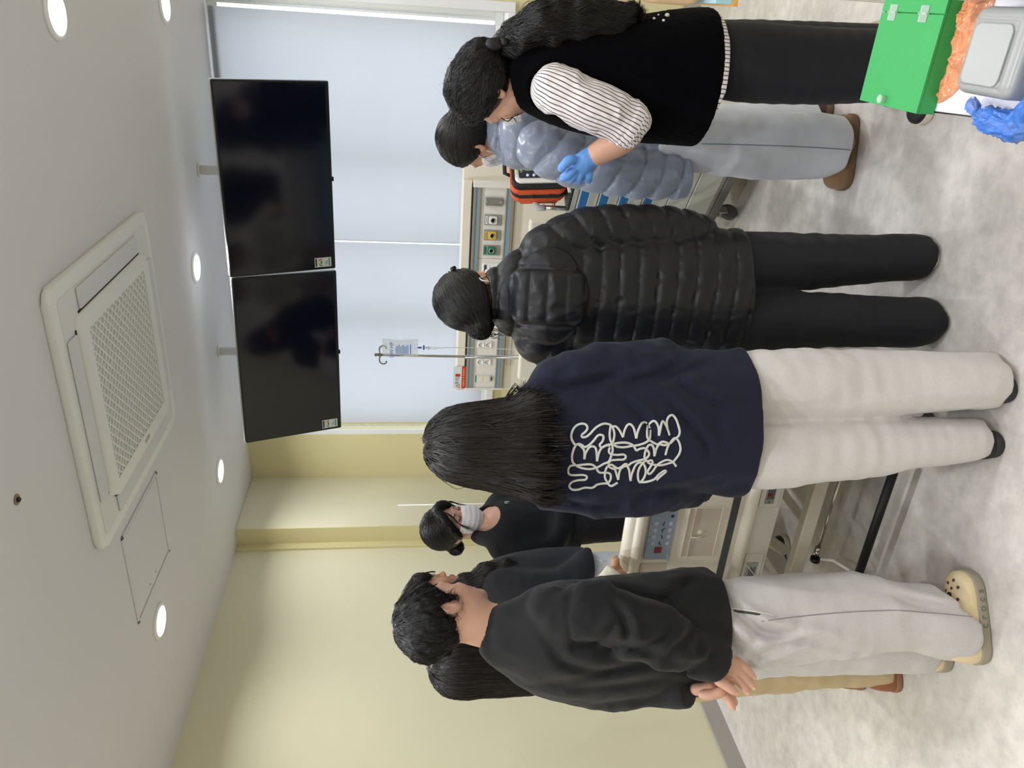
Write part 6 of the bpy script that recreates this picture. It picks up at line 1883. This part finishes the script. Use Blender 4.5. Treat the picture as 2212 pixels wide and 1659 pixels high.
# ======================================================= woman mostly hidden by the man
def hidden_woman():
    p = person((-2.03, 1.80), 'woman with straight dark hair, tan trousers and cream cuffs, half hidden behind the man')
    side = (.5, -.87, 0)
    torso = [(.060, -.03, .74, .140, .110), (.065, -.03, .90, .135, .106), (.075, -.03, 1.05, .135, .104), (.080, -.02, 1.17, .130, .096), (.066, .015, 1.25, .11, .085), (.074, .01, 1.31, .06, .06)]
    aN = [(.130, -.10, 1.20, .058), (.185, -.18, 1.12, .055), (.225, -.23, 1.05, .052), (.265, -.255, 1.005, .047), (.300, -.263, .970, .046)]
    aF = [(.04, .13, 1.20, .058), (.05, .18, 1.08, .056), (.08, .19, .96, .05), (.12, .18, .9, .045), (.18, .14, .88, .04)]
    fn, lo, hi = top_fn(torso, [aN, aF], side, hem=.76, cuffs=[1, 1], fold=.006, seed=403, k=.035)
    Ns = spl(tri5(aN))
    def fn2(P):
        e, s, u, w = chain(P, Ns, full=True)
        rib = .0012*np.sin(np.arctan2(w, u)*34)*(s > .27)+.006*np.exp(-((s-.345)/.02)**2)
        return fn(P)-rib*(e < .03)
    soft('knit_jumper', fn2, lo, hi, .006, mat('cream_rib_knit', (226, 218, 196), .9, sheen=.2, bump=.1, bscale=300), p)
    LN = [(.030, -.04, .82, .10, .115), (.022, -.065, .62, .098, .105), (.015, -.085, .36, .082, .09), (.010, -.095, .10, .072, .08), (.010, -.095, .035, .070, .08)]
    LF = [(.030, .10, .82, .10, .115), (.022, .105, .62, .100, .105), (.018, .11, .36, .084, .09), (.018, .115, .10, .074, .08), (.018, .115, .055, .072, .08)]
    f2, lo2, hi2 = legs_fn(LN, LF, k=.02, waist=.84, hemL=.035, hemR=.05, fold=[(.010, (12, 12, 4), .6), (.004, (9, 9, 12), .7)], seed=412)
    M_tan = mat('tan_cotton_twill', (196, 176, 140), .85, var=.05, vscale=20, bump=.06, bscale=400)
    tr = soft('trousers', f2, lo2, hi2, .007, M_tan, p)
    pt = on_surface(f2, [-.068, -.062], [.80, .765], -.4, .3)
    MB().tube([tuple(v) for v in pt], .004, 5).build('belt_loop', M_tan, tr)
    M_bo = mat('brown_leather_boot', (150, 96, 66), .5, var=.1)
    shoe(p, (-.085, -.115), -92, M_bo, mat('boot_sole', (150, 110, 84), .6), .25, .088, .09, .022); shoe(p, (-.078, .098), -88, M_bo, MATS['boot_sole'], .25, .088, .09, .022)
    hd = Head((.086, .01, 1.425), -58, -8, 0, .98)
    neck = [(.084, .01, 1.38, .046), (.076, .01, 1.28, .054)]
    y = -.125
    hnd = tri5([(.305, -.258, .972, .024), (.332, -.238, .974, .021)])
    fg = [tri5([(.336+.008*i, -.240-.010*i, .976, .0095), (.352+.008*i, -.224-.010*i, .972, .0082), (.366+.008*i, -.208-.010*i, .962, .0072)]) for i in (-1, 0, 1)]
    fg += [tri5([(.322, -.225, .974, .0092), (.336, -.208, .970, .008), (.347, -.194, .962, .007)]), tri5([(.326, -.262, .978, .010), (.346, -.262, .976, .009), (.360, -.252, .968, .008)])]
    hfn = lambda P: np.minimum.reduce([chain(P, hnd)]+[chain(P, f) for f in fg])
    body_mesh(p, M_skin2, [head_piece(hd, neck, .0045), (hfn, A_((.26, -.31, .92)), A_((.41, -.15, 1.02)), .0034)], [inner([torso[1:], aN, aF, LN[1:], LF[1:]], .66)], hd)
    crown = hd.w((0, -.02, .15))
    fall = spl([(.070, .0, 1.47, .090, .10), (.058, -.005, 1.38, .092, .088), (.045, -.015, 1.28, .095, .070), (.036, -.02, 1.18, .090, .050), (.035, -.02, 1.10, .06, .03)])
    def hf(P):
        d = smin(hd.cap(P, .020, nape=False), chain(P, fall, side), .03)
        q = hd.loc(P)
        d = smax(d, -ellip(q, (.080, -.012, -.008), (.03, .016, .022))*hd.sc, .006)
        d = smax(d, -ellip(q, (0, .125, -.03), (.066, .07, .10))*hd.sc, .015)
        return d-.0035*vnoise(P*A_((75, 75, 5)), 4)-.0025*vnoise(P*A_((160, 160, 9)), 9)
    hair_obj(p, M_hairb, hf, A_((-.10, -.16, 1.06)), A_((.24, .18, 1.62)), down_flow(crown), 3600, .14, .0013, .0055, steps=8, seed=61, lift=.003)
    return p
hidden_woman()
# ------------------------------------------------------------------ soft and moulded things on the desk
M_film = lambda nm, c, a: mat(nm, c, .18, alpha=a, spec=.8, bump=.35, bscale=90)
def ridged(P, seed):
    n = np.abs(vnoise(P, seed)); m = np.abs(vnoise(P*2.1+5, seed+1)); k = np.abs(vnoise(P*4.3+9, seed+2))
    return 1-(.62*n+.28*m+.14*k)*1.9
def film(name, V, F, m, label, cat, base):
    e = empty(name, base, 0, label, cat)
    o = mesh_obj('bag_film', V-A_(base), F, m, e)
    sd = o.modifiers.new('thickness', 'SOLIDIFY'); sd.thickness = .0006
    return e
def grid_faces(nu, nv):
    i, j = np.meshgrid(np.arange(nu-1), np.arange(nv-1), indexing='ij'); a = (i*nv+j).ravel()
    return np.stack([a, a+nv, a+nv+1, a+1], 1)
# orange: a loose crumpled sheet lying on the desk
nu, nv = 150, 90
U, W = np.meshgrid(np.linspace(0, 1, nu), np.linspace(0, 1, nv), indexing='ij')
left = -.118+.045*W**1.5; X = left+(.052-left)*U; Y = 1.334-.062*W-.020*W*np.sin(U*PI)
Q = np.stack([X.ravel(), Y.ravel(), np.zeros(X.size)], 1)
edge = np.clip(np.minimum(np.minimum(U, 1-U)*9, np.minimum(W, 1-W)*5), 0, 1).ravel()**.6
hump = .016*np.exp(-(((Q[:, 0]+.045)/.018)**2+((Q[:, 1]-1.285)/.018)**2))+.014*np.exp(-(((Q[:, 0]-.02)/.03)**2+((Q[:, 1]-1.30)/.02)**2))
Z = TZ+.0015+(.004+.013*np.clip(ridged(Q*A_((30, 44, 1)), 91), 0, 1)+hump)*edge
Q[:, 0] += .004*vnoise(Q*60, 93); Q[:, 1] += .004*vnoise(Q*60, 94)
film('orange_bag', np.stack([Q[:, 0], Q[:, 1], Z], 1), grid_faces(nu, nv), M_film('orange_polythene', (240, 160, 100), .48), 'crumpled translucent orange plastic bag between green box and grey dispenser', 'plastic bag', (-.04, 1.30, TZ+.001))
# blue: a twisted knotted neck opening into a puffed bag
path = spl([(-.096, 1.224, .738, .004, 0), (-.108, 1.212, .742, .012, 0), (-.118, 1.196, .742, .007, 0), (-.122, 1.172, .746, .018, 0), (-.120, 1.135, .748, .023, 0), (-.118, 1.085, .750, .026, 0), (-.09, 1.035, .76, .036, 0), (-.04, .985, .77, .045, 0)], 12)
nu, nv = len(path), 64
T = np.gradient(path[:, :3], axis=0); T /= np.linalg.norm(T, axis=1)[:, None]
S1 = np.cross(T, (0, 0, 1.)); S1 /= np.linalg.norm(S1, axis=1)[:, None]; S2 = np.cross(S1, T)
an = np.linspace(0, 2*PI, nv)
cs_, sn_ = np.cos(an), np.sin(an)
dirs = S1[:, None]*cs_[None, :, None]+S2[:, None]*sn_[None, :, None]
nz = ridged(np.stack([np.repeat(np.arange(nu)*.11, nv), np.tile(cs_*2.2, nu), np.tile(sn_*2.2, nu)], 1), 97).reshape(nu, nv)
V = path[:, None, :3]+dirs*(path[:, 3][:, None]*(.62+.55*np.clip(nz, 0, 1)))[:, :, None]
V[:, :, 2] = np.maximum(V[:, :, 2], np.where(V[:, :, 0] > -.129, TZ+.0015, TZ-.02))
V = V.reshape(-1, 3)
fl_ = grid_faces(nu, nv)
M_blu = M_film('blue_polythene', (84, 148, 240), .40)
bb_ = film('blue_bag', V, fl_, M_blu, 'knotted translucent blue plastic bag hanging at the desk edge', 'plastic bag', (-.09, 1.10, TZ+.001))
nu, nv = 40, 24          # the loose ear of the knot, drooping past the edge
U, W = np.meshgrid(np.linspace(0, 1, nu), np.linspace(-1, 1, nv), indexing='ij')
EX = -.112-.034*U; EY = 1.198-.012*U+(.004+.016*U)*W; EZ = .745-.006*U-.016*U**2+.006*ridged(np.stack([U*6, W*3, U*0], -1).reshape(-1, 3), 99).reshape(U.shape)
mesh_obj('bag_ear', np.stack([EX, EY, EZ], -1).reshape(-1, 3)-A_((-.09, 1.10, TZ+.001)), grid_faces(nu, nv), M_blu, bb_)
# grey wipes dispenser with a hinged lid
ds = empty('wipes_dispenser', (-.026, 1.152, TZ), 0, 'rounded grey plastic wipes dispenser on the white desk', 'dispenser')
M_gd = mat('satin_grey_plastic', (150, 151, 150), .32, var=.01)
def disp(P):
    d = rbox(P, (0, 0, .034), (.062, .064, .036), .020)
    d = smax(d, P[:, 2]-.068+.06*np.clip(-P[:, 1]-.01, 0, 1), .010)
    g = np.maximum(np.abs(P[:, 0]+.004)-.045, np.abs(P[:, 1]-.006)-.044)
    d = d+.0022*np.exp(-(g/.0016)**2)*(P[:, 2] > .05)
    return d
soft('dispenser_body', disp, (-.08, -.09, -.01), (.08, .09, .09), .0026, M_gd, ds)
MB().prism(rrect(.086, .084, .012, 4, -.004, .006), .064, .0685, bevel=.0015).build('dispenser_lid', mat('satin_grey_lid', (160, 162, 161), .3), ds)
# grey instrument case at the desk corner, the shadow gap below it made as a black slab
cs = empty('instrument_case', (.05, 1.10, TZ), 0, 'light grey instrument case over a dark shadow gap on the desk', 'case')
MB().box((.004, -.45, .018), (.36, .20, .085), .008).build('case_body', mat('case_grey', (196, 200, 202), .4), cs)
MB().box((0, -.45, .0), (.36, .205, .018), .002).build('case_shadow_gap', M_black, cs)
MB().box((.02, .195, .03), (.34, .212, .06), .004).build('case_handle', mat('brass_tint', (170, 140, 100), .4, .5), cs)

# light-blue table with a tan training manikin
tb = empty('side_table', (.019, 2.03, 0), 0, 'pale blue side table with orange wooden edge carrying the manikin', 'table')
MB().box((0, 0, .856), (.60, .25, .900), .002).build('table_top', mat('pale_blue_laminate', (168, 206, 218), .4), tb)
MB().box((-.003, -.002, .842), (.60, .252, .856), .001).build('wood_edge', mat('orange_wood', (224, 164, 84), .5, var=.1, vscale=40), tb)
for x in (.05, .56):
    for y in (.04, .22):
        MB().box((x-.015, y-.015, 0), (x+.015, y+.015, .842), .002).build('leg', M_bed2, tb)
mk_ = empty('training_manikin', (.132, 2.15, .900), 0, 'tan plastic training manikin on the pale blue table', 'manikin')
def mani(P):
    d = rbox(P, (.0, .0, .084), (.121, .070, .083), .042)
    u = rbox(P, (.018, .0, .238), (.138, .073, .075), .038)
    d = smin(d, u, .006)
    return smin(d, chain(P, tri5([(.05, 0, .30, .056), (.06, 0, .37, .047)])), .03)
soft('manikin_body', mani, (-.18, -.12, -.02), (.22, .12, .48), .006, mat('manikin_tan', (226, 190, 150), .45, var=.02), mk_)
